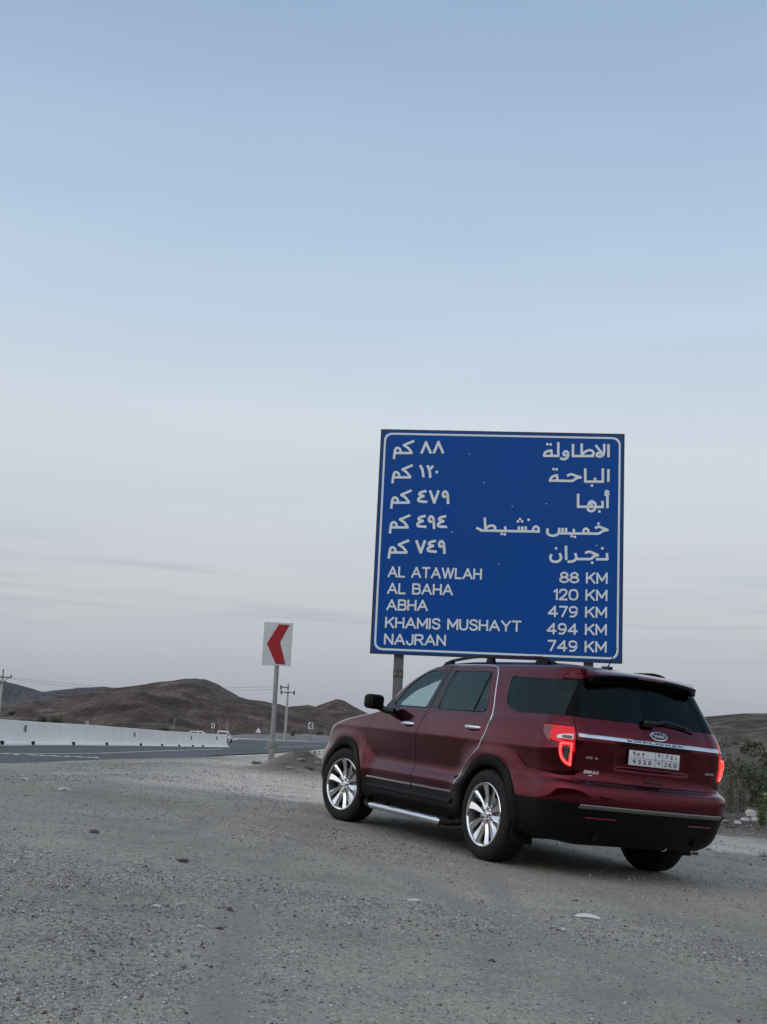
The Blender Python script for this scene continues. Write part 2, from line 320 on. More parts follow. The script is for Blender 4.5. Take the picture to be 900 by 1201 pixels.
MT['rock_dark'] = mat('dark_stone', (.09,.075,.075), .85, noise=(10,.8,(.05,.045,.045)), bump=(30,.4,.01))
MT['litter'] = mat('white_litter', (.6,.6,.6), .5, noise=(9,.6,(.45,.45,.45)))

# ------------------------------------------------------------------ terrain
CA = np.array([[-0.45338, -0.88908, 0.06316], [0.89059, -0.45473, -0.00808], [0.03591, 0.05258, 0.99797]])
CT = np.array([1.8113, 10.995, -0.0693])
def z_road(y): return np.interp(y, [0, 40, 53, 68, 80, 150, 170, 400], [.1, .1, .08, -.03, -.08, -.15, -.15, -.15])
def tracks(x, y):
    """0..1 mask of the wheel tracks pressed into the gravel"""
    o = np.zeros_like(np.asarray(x, float)+np.asarray(y, float))
    for (a, b, c) in ((.35, -.10, .012), (-3.2, .22, -.012), (2.9, -.42, .006)):
        xc = a+b*(y-4)+c*(y-4)**2
        for k in (-.78, .78): o = np.maximum(o, np.exp(-((x-xc-k)/.115)**4)*(.55+.9*vnoise(x*.6+a, y*.5+k)))
    return np.clip(o, 0, 1)
def gh(x, y, detail=True):
    x = np.asarray(x, float); y = np.asarray(y, float)
    xc = np.clip(x, -3.6, 7); over = x-xc
    xs = xc+np.tanh(over/3)*1.2
    yc = np.minimum(y, 32); dip = .055*np.maximum(0, -3.2-x)*(x > -60)+.055*56.8*(x <= -60)
    lot = CT[2]-((xs-CT[0])*CA[0,2]+(yc-CT[1])*CA[1,2])/CA[2,2]
    d = (x+5.5)*-.95+(y-19.5)*.31
    d2 = np.where(x > -2, (y-44)*.5, -99)
    s = np.maximum(smooth(0, 5, d), smooth(0, 8, d2))
    lot = lot-np.minimum(dip, .5)
    z = lot*(1-s)+(z_road(y)-.03)*s
    # right-hand scrub slope rises away from the lot
    z = z+smooth(22, 110, y)*smooth(.10, .27, x/np.maximum(y, 1))*2.3*(y < 1e4)
    if detail:
        near = np.exp(-((x)**2+(y-12)**2)/900)
        inlot = (1-s)
        z = z+near*inlot*(.035*fbm(x, y, 3, .55)+.014*fbm(x, y, 3, 3.1)+.006*fbm(x, y, 2, 14))
        # loose bank beside the chevron post
        z = z+.36*np.exp(-(((x+1.30)/.70)**2+((y-23.4)/1.9)**2))*(1+.5*fbm(x, y, 3, 1.7))
        z = z+(1-near)*(1-smooth(0, 5, d))*.25*fbm(x, y, 4, .16)*smooth(24, 40, y)
        z = z-.011*tracks(x, y)*inlot
        # car stands on flattened ground
        cx = (x-CT[0])*CA[0,0]+(y-CT[1])*CA[1,0]; cy = (x-CT[0])*CA[0,1]+(y-CT[1])*CA[1,1]
        w = smooth(4.3, 2.4, abs(cx-1.3))*smooth(2.2, 1.2, abs(cy))
        z = z*(1-w)+(CT[2]-((x-CT[0])*CA[0,2]+(y-CT[1])*CA[1,2])/CA[2,2]-.004)*w
    return z
def grid_axis(fine0, fine1, step, lo, hi, g):
    a = list(np.arange(fine0, fine1, step)); s = step; x = a[-1]
    while x < hi: s *= g; x += s; a.append(x)
    s = step; x = a[0]; b = []
    while x > lo: s *= g; x -= s; b.append(x)
    return np.array(b[::-1]+a)
gx = grid_axis(-6, 8, .06, -2500, 2500, 1.09)
gy1 = []; y = 2.2; s = .045
while y < 5000: gy1.append(y); s = max(.045, .0065*y if y < 60 else s*1.09); y += s
gyb = []; y = 2.2; s = .045
while y > -2500: s *= 1.25; y -= s; gyb.append(y)
gy = np.array(gyb[::-1]+gy1)
X, Y = np.meshgrid(gx, gy); Z = gh(X, Y)
def grid_mesh(name, X, Y, Z, mats, smooth_=True):
    ny, nx = X.shape; V = np.c_[X.ravel(), Y.ravel(), Z.ravel()]
    i = np.arange(ny*nx).reshape(ny, nx); Q = np.stack([i[:-1,:-1], i[:-1,1:], i[1:,1:], i[1:,:-1]], -1).reshape(-1, 4)
    me = bpy.data.meshes.new(name); me.vertices.add(len(V)); me.vertices.foreach_set('co', V.ravel())
    me.loops.add(Q.size); me.loops.foreach_set('vertex_index', Q.ravel().astype(np.int32))
    me.polygons.add(len(Q)); me.polygons.foreach_set('loop_start', np.arange(0, Q.size, 4, dtype=np.int32)); me.polygons.foreach_set('loop_total', np.full(len(Q), 4, dtype=np.int32))
    me.update(calc_edges=True); me.validate()
    if smooth_: me.shade_smooth()
    return link(name, me, mats)
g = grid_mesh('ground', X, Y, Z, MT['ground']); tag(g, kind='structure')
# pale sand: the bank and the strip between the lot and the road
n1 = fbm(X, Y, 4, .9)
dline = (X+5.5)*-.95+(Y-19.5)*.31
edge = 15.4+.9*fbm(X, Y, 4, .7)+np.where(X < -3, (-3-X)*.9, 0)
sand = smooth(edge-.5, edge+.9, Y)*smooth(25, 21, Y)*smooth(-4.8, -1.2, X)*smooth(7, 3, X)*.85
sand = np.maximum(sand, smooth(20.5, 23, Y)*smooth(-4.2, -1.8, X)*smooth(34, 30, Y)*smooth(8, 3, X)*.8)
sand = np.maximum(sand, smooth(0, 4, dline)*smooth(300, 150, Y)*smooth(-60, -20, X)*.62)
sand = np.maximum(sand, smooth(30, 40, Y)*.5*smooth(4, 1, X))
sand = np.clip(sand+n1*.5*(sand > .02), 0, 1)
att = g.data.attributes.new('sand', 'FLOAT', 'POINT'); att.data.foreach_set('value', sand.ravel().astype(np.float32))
def hit(u, v, y0=3, y1=400):
    d = ray(u, v); ys = np.geomspace(y0, y1, 900); P = CAM+np.outer(ys/d[1], d); b = P[:,2] < gh(P[:,0], P[:,1])
    k = int(np.argmax(b)) if b.any() else len(ys)-1
    return P[k]

bank = np.exp(-(((X+1.35)/.95)**2+((Y-22.6)/2.0)**2)**2)
scrub = np.clip(.85*bank*(1+.6*n1)+smooth(17.5, 21, Y+.5*n1*4)*smooth(3.2, 4.6, X+.03*(Y-18))+n1*.3*(X > 3)*(Y > 18), 0, 1)
att2 = g.data.attributes.new('scrub', 'FLOAT', 'POINT'); att2.data.foreach_set('value', scrub.ravel().astype(np.float32))
att3 = g.data.attributes.new('track', 'FLOAT', 'POINT'); att3.data.foreach_set('value', tracks(X, Y).ravel().astype(np.float32))
# asphalt road: a sheet between its near and far edges
def onroad(u, v):
    z = 0.0
    for _ in range(8):
        p = gz(u, v, z); z = float(z_road(p[1]))
    return p
us = np.linspace(-140, 430, 58)
near_e = [onroad(u, np.interp(u, [-140,0,130,270,314,345,383,430], [916,902,896,885,883.6,881,877.6,874.5])) for u in us]
far_e = [onroad(u, np.interp(u, [-140,0,120,200,262,275,290,330,385,430], [868,870,871,872,872.5,867.2,867.2,869,870.8,872.3])) for u in us]
V = []; Fc = []
for a, b in zip(near_e, far_e):
    for t in np.linspace(0, 1, 7): p = a*(1-t)+b*t; V.append((p[0], p[1], float(z_road(p[1]))+.006))
for i in range(len(us)-1):
    for k in range(6): Fc.append((i*7+k, (i+1)*7+k, (i+1)*7+k+1, i*7+k+1))
tag(pyd('road', V, Fc, MT['asphalt'], sm=True), kind='structure')
def stripe(name, pts, wd):
    P = np.array([onroad(*p) for p in pts]); T = np.gradient(P[:, :2], axis=0); T /= np.linalg.norm(T, axis=1)[:, None]; n = np.c_[-T[:,1], T[:,0]]
    V = []
    for p, q in zip(P, n):
        for s in (-1, 1): V.append((p[0]+s*q[0]*wd/2, p[1]+s*q[1]*wd/2, float(z_road(p[1]))+.011))
    return pyd(name, V, [(2*i, 2*i+2, 2*i+3, 2*i+1) for i in range(len(P)-1)], MT['road_paint'])
tag(stripe('road_edge_line', [(u, np.interp(u, [-60,0,60,120,180,230,300,385], [884,884,884.2,883.7,881.3,879.8,877.5,874])) for u in range(-60, 386, 15)], .13), kind='structure')
tag(stripe('far_edge_line', [(u, np.interp(u, [276,385], [867.9,871.5])) for u in range(276, 386, 12)], .2), kind='structure')
for (u0, u1, v) in [(-14,-3,883.6), (0,9.5,884), (16,23,885), (33,44,885.7), (46,53,886.3), (58,69,886.9), (76,83,887.4), (88,98,888), (101,107,888.5), (109,116,888.8)]:
    tag(stripe('lane_dash', [(u0, v), ((u0+u1)/2, v+.15), (u1, v+.3)], .62), kind='structure')

# low gravel embankment beyond the road
V = []; Fc = []
ue = np.linspace(262, 520, 60)
for i, u in enumerate(ue):
    p = at(u, 868, 235); top = at(u, np.interp(u, [262,300,345,385,520], [862.2,861,860.5,863,868]), 240); j = vnoise(i*.5, 3.)*.25
    for (dy, z) in ((-4, -.4), (0, top[2]*.55+j), (5, top[2]+j*1.5), (14, top[2]+j), (22, -.4)): V.append((p[0]*(1+dy/240), 235+dy, z))
for i in range(len(ue)-1):
    for k in range(4): Fc.append((i*5+k, (i+1)*5+k, (i+1)*5+k+1, i*5+k+1))
MT['emb'] = mat('embankment_gravel', (.19,.185,.18), .95, noise=(.4,.8,(.13,.125,.12)))
tag(pyd('gravel_embankment', V, Fc, MT['emb'], sm=True), kind='structure')

# hills from their skylines
def hill(name, sky_pts, D, depth, mt, zf=-1.0, rough=.1, nrow=70):
    pu = np.array([p[0] for p in sky_pts], float); pv = np.array([p[1] for p in sky_pts], float)
    uu = np.linspace(pu[0], pu[-1], int((pu[-1]-pu[0])/1.6)+2)
    top = np.array([at(u, np.interp(u, pu, pv), D) for u in uu]); H = top[:, 2]-zf
    t = np.linspace(-1, 1, nrow); X_ = np.repeat(top[:, 0][None], nrow, 0); Y_ = D+np.repeat(t[:, None]*depth, len(uu), 1)
    pr = np.where(abs(t) < 1, (np.cos(np.pi*np.abs(t)**.9)+1)/2, 0)[:, None]
    gully = fbm(X_/H.mean()*.55, Y_/H.mean()*.3+5, 5, 1.0)
    fine_ = fbm(X_/H.mean()*2.6, Y_/H.mean()*1.8+9, 4, 1.0)
    Z_ = zf+H[None]*pr+rough*H.mean()*(gully*(np.sin(np.pi*pr)*2.2+.12)+fine_*(np.sin(np.pi*pr)*.55+.10))
    return tag(grid_mesh(name, X_, Y_, Z_, mt), kind='structure')
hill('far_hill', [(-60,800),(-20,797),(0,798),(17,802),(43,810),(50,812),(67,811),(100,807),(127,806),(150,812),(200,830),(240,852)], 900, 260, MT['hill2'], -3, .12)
hill('brown_hill', [(-40,848),(-10,840),(10,833),(67,822),(110,813),(133,808),(160,805),(200,799),(222,796.5),(230,796),(243,797),(255,802),(263,807),(280,817),(295,821),(309,822),(318,824),(329,826),(345,833),(373,843),(400,856),(420,866)], 420, 150, MT['hill'], -2.5, .15, 110)
hill('pointed_hill', [(300,845),(330,832),(342,829),(362,827),(371,829),(382,824.5),(395.5,820),(404,822),(418,830),(440,841),(480,860),(520,872)], 620, 180, MT['hill'], -3, .12)
hill('scrub_hill', [(560,878),(640,868),(720,856),(790,846),(823,841),(845,839),(867,837),(900,837),(960,834),(1060,832),(1200,850)], 130, 75, MT['slope'], -1.5, .05, 60)
# the dark rocky range on the other side of the lot, behind the viewer: seen only as the dark band mirrored in the car
az = np.linspace(math.radians(128), math.radians(292), 150); rr_ = np.linspace(60, 330, 40); AZ, RR = np.meshgrid(az, rr_)
env_ = smooth(0, .35, (AZ-az[0])/(az[-1]-az[0]))*smooth(1, .65, (AZ-az[0])/(az[-1]-az[0]))
hh_ = (30+14*np.sin(AZ*2.3+.6)+3*np.sin(AZ*5.3))*env_
X_, Y_ = RR*np.sin(AZ), RR*np.cos(AZ); prf = smooth(60, 165, RR)*smooth(330, 230, RR)
tag(grid_mesh('rocky_range', X_, Y_, -1.5+(hh_+3)*prf+4*prf*fbm(X_, Y_, 5, .03), MT['hill']), kind='structure')
#PART2
# ================================================================== the parked SUV
# local frame: x forward, y to its left, z up, origin on the ground under the rear axle
car = empty('parked_suv')
tag(car, 'dark red SUV with lit tail lights parked in front of the blue road sign', 'car')
CROT = Matrix([[*CA[0], 0], [*CA[1], 0], [*CA[2], 0], [0,0,0,1]])
_u, _s, _vt = np.linalg.svd(CA); CAo = _u @ _vt
off = CT + CAo @ np.array([0, -.025, 0])
car.matrix_world = Matrix([[*CAo[0], off[0]], [*CAo[1], off[1]], [*CAo[2], off[2]], [0,0,0,1]])

def pchip(xk, yk, x):
    xk = np.array(xk, float); yk = np.array(yk, float); h = np.diff(xk); d = np.diff(yk)/h
    m = np.zeros(len(xk)); m[0] = d[0]; m[-1] = d[-1]
    for i in range(1, len(xk)-1):
        if d[i-1]*d[i] > 0: w1 = 2*h[i]+h[i-1]; w2 = h[i]+2*h[i-1]; m[i] = (w1+w2)/(w1/d[i-1]+w2/d[i])
    i = np.clip(np.searchsorted(xk, x)-1, 0, len(h)-1); t = (x-xk[i])/h[i]
    return yk[i]*(2*t**3-3*t**2+1)+h[i]*m[i]*(t**3-2*t**2+t)+yk[i+1]*(-2*t**3+3*t**2)+h[i]*m[i+1]*(t**3-t**2)
ZT = np.arange(.26, 1.7601, .002)
def table(keys, sig):
    k = np.array(keys); v = pchip(k[:,0], k[:,1], np.clip(ZT, k[0,0], k[-1,0])); n = max(1, int(sig*3/.002)); w = np.exp(-.5*(np.arange(-n, n+1)*.002/sig)**2); w /= w.sum()
    return np.convolve(np.pad(v, n, 'edge'), w, 'valid')
W_DOOR = table([(.26,.86),(.30,.93),(.38,.975),(.50,.965),(.56,.980),(.60,.986),(.632,.974),(.662,.956),(.688,.945),(.712,.944),(.80,.9565),(.90,.971),(.985,.984),(1.003,.987),(1.015,.984),(1.03,.978),(1.10,.962),(1.20,.932),(1.238,.915),(1.25,.905),(1.30,.890),(1.45,.846),(1.60,.792),(1.66,.762),(1.69,.735),(1.705,.71),(1.72,.665),(1.735,.59),(1.745,.49),(1.752,.36),(1.756,.2)], .005)
W_QUAR = table([(.26,.86),(.30,.93),(.38,.975),(.50,.992),(.60,.998),(.70,.988),(.765,.972),(.80,.970),(.87,.974),(.95,.982),(1.005,.988),(1.018,.984),(1.04,.976),(1.10,.964),(1.20,.934),(1.238,.918),(1.25,.910),(1.30,.893),(1.45,.848),(1.60,.792),(1.66,.762),(1.69,.735),(1.705,.71),(1.72,.665),(1.735,.59),(1.745,.49),(1.752,.36),(1.756,.2)], .006)
XR = table([(.26,-.90),(.33,-.98),(.40,-1.02),(.50,-1.055),(.56,-1.085),(.575,-1.105),(.60,-1.105),(.68,-1.10),(.735,-1.085),(.75,-1.06),(.762,-1.015),(.80,-1.0),(.88,-.995),(1.0,-1.005),(1.09,-1.008),(1.15,-1.0),(1.20,-.985),(1.25,-.962),(1.45,-.872),(1.60,-.80),(1.68,-.755),(1.70,-.72),(1.715,-.62),(1.73,-.45),(1.745,-.2),(1.756,.1)], .006)
XF = table([(.26,3.62),(.30,3.74),(.42,3.83),(.55,3.85),(.70,3.84),(.85,3.80),(.95,3.74),(1.0,3.67),(1.04,3.56),(1.08,3.38),(1.12,3.14),(1.15,2.92),(1.18,2.70),(1.20,2.58),(1.215,2.53),(1.25,2.45),(1.30,2.38),(1.516,2.08),(1.60,1.90),(1.65,1.76),(1.68,1.60),(1.70,1.42),(1.72,1.20),(1.74,.90),(1.756,.5)], .010)
RRr = table([(.26,.40),(.60,.38),(.75,.33),(1.2,.29),(1.25,.27),(1.60,.24),(1.70,.25),(1.756,.1)], .02)
RFr = table([(.26,.34),(.95,.36),(1.05,.42),(1.15,.40),(1.21,.22),(1.25,.16),(1.66,.20),(1.756,.12)], .02)
BWf = table([(.26,.16),(1.0,.17),(1.15,.22),(1.3,.15),(1.7,.12),(1.756,.05)], .02)
BWr = table([(.26,.05),(1.2,.055),(1.6,.07),(1.756,.03)], .02)
def T_(tab, z): return float(np.interp(z, ZT, tab))
WHX, RWH = (0.0, 2.86), .378
def flare(x, y, z):
    """swell of the wings over the wheels"""
    o = np.zeros_like(x)
    for wx in WHX:
        r = np.hypot(x-wx, z-.40); o = o+.020*np.exp(-((r-.50)/.10)**2)*(z > .28)*smooth(1.02, .88, z)
    return o*np.sign(y)*smooth(.75, .95, abs(y))
def ring(z):
    wd, wq = T_(W_DOOR, z), T_(W_QUAR, z); xr, xf = T_(XR, z), T_(XF, z); rr, rf = T_(RRr, z), T_(RFr, z); bf, br = T_(BWf, z), T_(BWr, z)
    tap = .030+.085*smooth(1.2, 1.62, z)
    def half(x):
        q = max(float(smooth(.50, .20, x)), float(smooth(2.18, 2.42, x))); w = wd*(1-q)+wq*q
        return w*(1-(tap+(.022 if x < 0 else 0)*min(1, -x/.6 if x < 0 else 0))*((x-1.35)/2.2)**2)
    pts = []
    xs0 = xr+br+rr; xs1 = xf-bf-rf
    w0 = half(xs0); w1 = half(xs1); rr_ = min(rr, w0*.8); rf_ = min(rf, w1*.8)
    for t in np.linspace(0, 1, 36)[:-1]: y = t*(w0-rr_); pts.append((xr+br*(y/max(w0-rr_, .01))**2, y))
    for t in np.linspace(0, 1, 14)[:-1]:
        a = t*math.pi/2; pts.append((xs0-(rr)*math.cos(a)**.9, (w0-rr_)+rr_*math.sin(a)**.9))
    for t in np.linspace(0, 1, 72)[:-1]: x = xs0+(xs1-xs0)*t; pts.append((x, half(x)))
    for t in np.linspace(0, 1, 14)[:-1]:
        a = t*math.pi/2; pts.append((xs1+rf*math.sin(a), (w1-rf_)+rf_*math.cos(a)))
    for t in np.linspace(0, 1, 18): y = (1-t)*(w1-rf_); pts.append((xf-bf*(y/max(w1-rf_, .01))**2, y))
    p = np.array(pts); m = p[1:-1][::-1].copy(); m[:, 1] *= -1
    return np.r_[p, m]
lv = list(np.arange(.27, 1.70, .012))+[1.70, 1.708, 1.716, 1.724, 1.732, 1.739, 1.745, 1.750, 1.754]
rings = [ring(z) for z in lv]; NR = len(rings[0])
OV = np.array([[(q[0], q[1], z) for q in r] for r, z in zip(rings, lv)])
OV[:,:,1] += flare(OV[:,:,0], OV[:,:,1], OV[:,:,2])
# number plate recess and the soft crease under it
rx, ry, rz_ = OV[:,:,0], OV[:,:,1], OV[:,:,2]
rec = smooth(.40, .355, abs(ry))*smooth(.885, .905, rz_)*smooth(1.095, 1.075, rz_)*(rx < -.5)
OV[:,:,0] += .022*rec
# slight haunch crease running from the tail light forward
OV = OV.reshape(-1, 3)
NL = len(lv)
Q = [(i*NR+k, i*NR+(k+1) % NR, (i+1)*NR+(k+1) % NR, (i+1)*NR+k) for i in range(NL-1) for k in range(NR)]
def orient(V, Fc):
    """signed volume; flips if inside-out"""
    vol = 0; V = np.array(V)
    for f in Fc:
        a = V[f[0]]
        for j in range(1, len(f)-1): vol += np.dot(a, np.cross(V[f[j]], V[f[j+1]]))
    return [tuple(f[::-1]) for f in Fc] if vol < 0 else Fc
outer_F = Q+[tuple(range(NR))[::-1], tuple(range((NL-1)*NR, NL*NR))]
outer_F = orient(OV, outer_F)
om = bpy.data.meshes.new('o'); om.from_pydata([tuple(v) for v in OV], [], outer_F); om.update(); om.shade_smooth()
vn = np.empty(len(OV)*3); om.vertices.foreach_get('normal', vn); vn = vn.reshape(-1, 3)
IV = OV-vn*.03
# keep the inside skin inside where the caps meet
shellV = np.r_[OV, IV]; nO = len(OV)
shellF = list(outer_F)+[tuple(i+nO for i in f)[::-1] for f in outer_F]
shell = bpy.data.meshes.new('shell'); shell.from_pydata([tuple(v) for v in shellV], [], shellF)
for m_ in ('paint', 'inner'): shell.materials.append(MT[m_])
mi = np.r_[np.zeros(len(outer_F), dtype=np.int32), np.ones(len(outer_F), dtype=np.int32)]; shell.polygons.foreach_set('material_index', mi); shell.update()
bvh = BVHTree.FromPolygons([Vector(v) for v in OV], [tuple(f) for f in Q])
def sy(x, z, side=1, dist=0.0):
    h = bvh.ray_cast(Vector((x, 3*side, z)), Vector((0, -side, 0)))
    return (h[0].y if h[0] else side*.95)+side*dist
def sx_(y, z, dist=0.0):
    h = bvh.ray_cast(Vector((-3, y, z)), Vector((1, 0, 0)))
    return (h[0].x if h[0] else -1.0)-dist
def prism(poly, axis, a0, a1, mati=0):
    """poly of 2-d points; axis 'y': (x,z) swept in y; 'x': (y,z) swept in x; 'z': (x,y)"""
    n = len(poly); V = []
    for a in (a0, a1):
        for p in poly: V.append((p[0], a, p[1]) if axis == 'y' else ((a, p[0], p[1]) if axis == 'x' else (p[0], p[1], a)))
    Fc = [tuple(range(n)), tuple(range(n, 2*n))[::-1]]+[(i, (i+1) % n, n+(i+1) % n, n+i)[::-1] for i in range(n)]
    Fc = orient(V, Fc); me = bpy.data.meshes.new('c'); me.from_pydata(V, [], Fc); me.materials.append(MT['paint']); me.materials.append(MT['inner']); me.update()
    return me
_tA = bpy.data.objects.new('tA', shell); _tB = bpy.data.objects.new('tB', shell); COL.objects.link(_tA); COL.objects.link(_tB)
_md = _tA.modifiers.new('b', 'BOOLEAN'); _md.object = _tB; _md.solver = 'EXACT'
try: _md.solver = 'MANIFOLD'
except Exception: pass
def boolean(a, b, op):
    _tA.data = a; _tB.data = b; _md.operation = op; bpy.context.view_layer.update()
    dg = bpy.context.evaluated_depsgraph_get(); me = bpy.data.meshes.new_from_object(_tA.evaluated_get(dg)); return me
def inset(poly, d):
    """shrink a polygon by d"""
    P = np.array(poly, float); A = .5*np.sum(P[:,0]*np.roll(P[:,1], -1)-np.roll(P[:,0], -1)*P[:,1]); s = 1 if A > 0 else -1; R_ = []
    for i in range(len(P)):
        a = P[i]-P[i-1]; b = P[(i+1) % len(P)]-P[i]; a /= np.linalg.norm(a)+1e-9; b /= np.linalg.norm(b)+1e-9
        na = np.array([-a[1], a[0]])*s; nb = np.array([-b[1], b[0]])*s; n = na+nb; n /= max(1e-6, np.linalg.norm(n)); c = max(.5, n@na)
        R_.append(P[i]+n*d/c)
    return R_
def rounded(poly, r, seg=5):
    """round each corner; r may be a list"""
    P = np.array(poly, float); n = len(P); out = []
    for i in range(n):
        ri = r[i] if isinstance(r, (list, tuple)) else r
        a = P[i-1]-P[i]; b = P[(i+1) % n]-P[i]; la, lb = np.linalg.norm(a), np.linalg.norm(b); a /= la; b /= lb; d = min(ri, la*.45, lb*.45)
        if d < 1e-4: out.append(P[i]); continue
        for t in np.linspace(0, 1, seg+1): out.append((P[i]+a*d)*(1-t)**2+2*P[i]*t*(1-t)+(P[i]+b*d)*t*t)
    return [tuple(p) for p in out]
cur = shell
def carve(poly, axis, a0, a1, gap=.003, keep=True):
    """cut the region out of the body; return the piece, a little smaller than the hole"""
    global cur
    piece = boolean(cur, prism(inset(poly, gap) if gap else poly, axis, a0, a1), 'INTERSECT') if keep else None
    cur = boolean(cur, prism(poly, axis, a0, a1), 'DIFFERENCE')
    return piece
def finish(name, me, mats, parent):
    """gives a body piece the smooth normals of the whole body"""
    me.materials.clear()
    o = link(name, me, mats, parent)
    if len(mats) < 2: me.polygons.foreach_set('material_index', np.zeros(len(me.polygons), dtype=np.int32))
    me.shade_smooth(); me.update()
    co = np.empty(len(me.vertices)*3); me.vertices.foreach_get('co', co); co = co.reshape(-1, 3)
    tri = {}
    def sn(i):
        if i not in tri:
            h = bvh.find_nearest(Vector(co[i]))
            if h[0] is None or h[3] > .004: tri[i] = None
            else:
                f = Q[h[2]]; w = np.array([1/(1e-5+np.linalg.norm(OV[k]-co[i])**2) for k in f]); nn = (vn[list(f)]*w[:, None]).sum(0); tri[i] = nn/np.linalg.norm(nn)
        return tri[i]
    nor = []
    for p in me.polygons:
        fn = np.array(p.normal)
        for li in p.loop_indices:
            s = sn(me.loops[li].vertex_index); nor.append(tuple(s) if s is not None and s@fn > .6 else tuple(fn))
    me.normals_split_custom_set(nor); return o
def mir(poly): return [(-a, b) for a, b in poly]

# --- windows, doors, lamps, bumper: all cut out of the one body shell
FWIN = rounded([(1.985,1.250),(1.93,1.335),(1.78,1.487),(1.60,1.582),(1.47,1.618),(1.195,1.626),(1.318,1.250)], [.02,.1,.1,.08,.06,.02,.02])
RWIN = rounded([(1.095,1.250),(1.025,1.626),(.415,1.626),(.235,1.250)], [.02,.03,.05,.07])
QWIN = rounded([(.075,1.585),(-.712,1.575),(-.80,1.270),(-.225,1.270),(-.01,1.33)], [.05,.015,.015,.07,.12], 6)
ARCH = lambda wx, r: [(wx+r*math.cos(t), .378+r*math.sin(t)) for t in np.linspace(-.5, math.pi+.5, 40)]
FDOOR = [(1.125,1.668),(1.213,1.354),(1.258,1.21),(1.30,1.10),(1.342,.97),(1.352,.80),(1.352,.70),(1.345,.502),(2.330,.502),(2.385,.75),(2.385,.98),(2.33,1.12),(2.24,1.255),(2.17,1.32),(1.955,1.50),(1.80,1.585),(1.60,1.655),(1.45,1.675)]
RDOOR = [(1.119,1.668),(.46,1.672),(.36,1.655),(.305,1.60),(.275,1.53),(.115,1.21),(.135,1.06),(.19,.93),(.36,.80),(.47,.68),(.525,.58),(.545,.502),(1.339,.502),(1.346,.70),(1.346,.80),(1.336,.97),(1.294,1.10),(1.252,1.21),(1.207,1.354)]
sides = {}
for s in (1, -1):
    R0, R1 = (.45, 1.4) if s > 0 else (-1.4, -.45)
    d = {}
    d['fwin'] = carve(FWIN, 'y', R0, R1, .001); d['rwin'] = carve(RWIN, 'y', R0, R1, .001); d['qwin'] = carve(QWIN, 'y', R0, R1, .001)
    d['fdoor'] = carve(FDOOR, 'y', R0, R1, .0048); d['rdoor'] = carve(RDOOR, 'y', R0, R1, .0048)
    # tail lamp: wraps round the corner
    LAMP = [(-.665,1.192),(-1.3,1.192),(-1.3,.866),(-1.02,.866),(-.955,.885),(-.93,.95),(-.915,1.02),(-.86,1.045),(-.73,1.085),(-.665,1.15)]
    a0, a1 = (.765, 1.3) if s > 0 else (-1.3, -.765)
    d['lamp'] = carve(rounded(LAMP, [.01,0,0,.03,.04,.03,.04,.03,.03,.02], 3), 'y', a0, a1, .004)
    sides[s] = d
RWIND = rounded([(-.705,1.272),(.705,1.272),(.60,1.60),(-.60,1.60)], .05)
rglass = carve(RWIND, 'x', -1.5, -.5, .001)
pillars = {s: carve([(-1.3,1.270),(-.60,1.270),(-.60,1.592),(-1.3,1.592)], 'y', *((.3, 1.2) if s > 0 else (-1.2, -.3)), .001) for s in (1, -1)}
WSH = rounded([(-.76,1.235),(.76,1.235),(.62,1.665),(-.62,1.665)], .06)
wglass = carve(WSH, 'x', 1.3, 3.2, .001)
TGP = rounded([(-.755,.768),(.755,.768),(.760,1.19),(.755,1.27),(.69,1.64),(-.69,1.64),(-.755,1.27),(-.760,1.19)], [.03,.03,.01,.01,.05,.05,.01,.01])
tgate = carve(TGP, 'x', -1.5, -.60, .0050)
# black lower body: everything under z 0.5 (sills) and 0.585 (rear)
cur_low = carve([(-1.5,.20),(4.2,.20),(4.2,.496),(2.9,.496),(2.9,.4961),(-.2,.4961),(-.35,.588),(-1.5,.588)], 'y', -1.5, 1.5, .001)
bump_r = carve([(-1.5,.592),(-.30,.592),(-.30,.80),(-.82,.80),(-1.01,.766),(-1.5,.766)], 'y', -1.5, 1.5, .002)
hood = carve([(2.62,1.02),(3.55,1.02),(3.55,1.3),(2.62,1.3)], 'y', -.80, .80, .003)
# wheel openings
def cyl(wx, r, y0, y1):
    return prism([(wx+r*math.cos(t), RWH+.012+r*math.sin(t)) for t in np.linspace(0, 2*math.pi, 64)[:-1]], 'y', y0, y1)
def arches(me):
    for wx in WHX:
        for (y0, y1) in ((.5, 1.3), (-1.3, -.5)): me = boolean(me, cyl(wx, .425, y0, y1), 'DIFFERENCE')
    return me
cur = arches(cur); cur_low = arches(cur_low); bump_r = arches(bump_r)
for s in (1, -1): sides[s]['rdoor'] = arches(sides[s]['rdoor'])
body = finish('body', cur, [MT['paint'], MT['inner']], car)
finish('lower_cladding', cur_low, [MT['plastic'], MT['inner']], car)
rb = finish('rear_bumper', bump_r, [MT['paint'], MT['inner']], car)
finish('bonnet', hood, [MT['paint'], MT['inner']], car)
finish('windscreen', wglass, [MT['glass'], MT['glass']], car)
tg = finish('tailgate', tgate, [MT['paint'], MT['inner']], car)
finish('rear_window', rglass, [MT['dark_tint'], MT['dark_tint']], tg)
COL.objects.unlink(_tA) if False else None

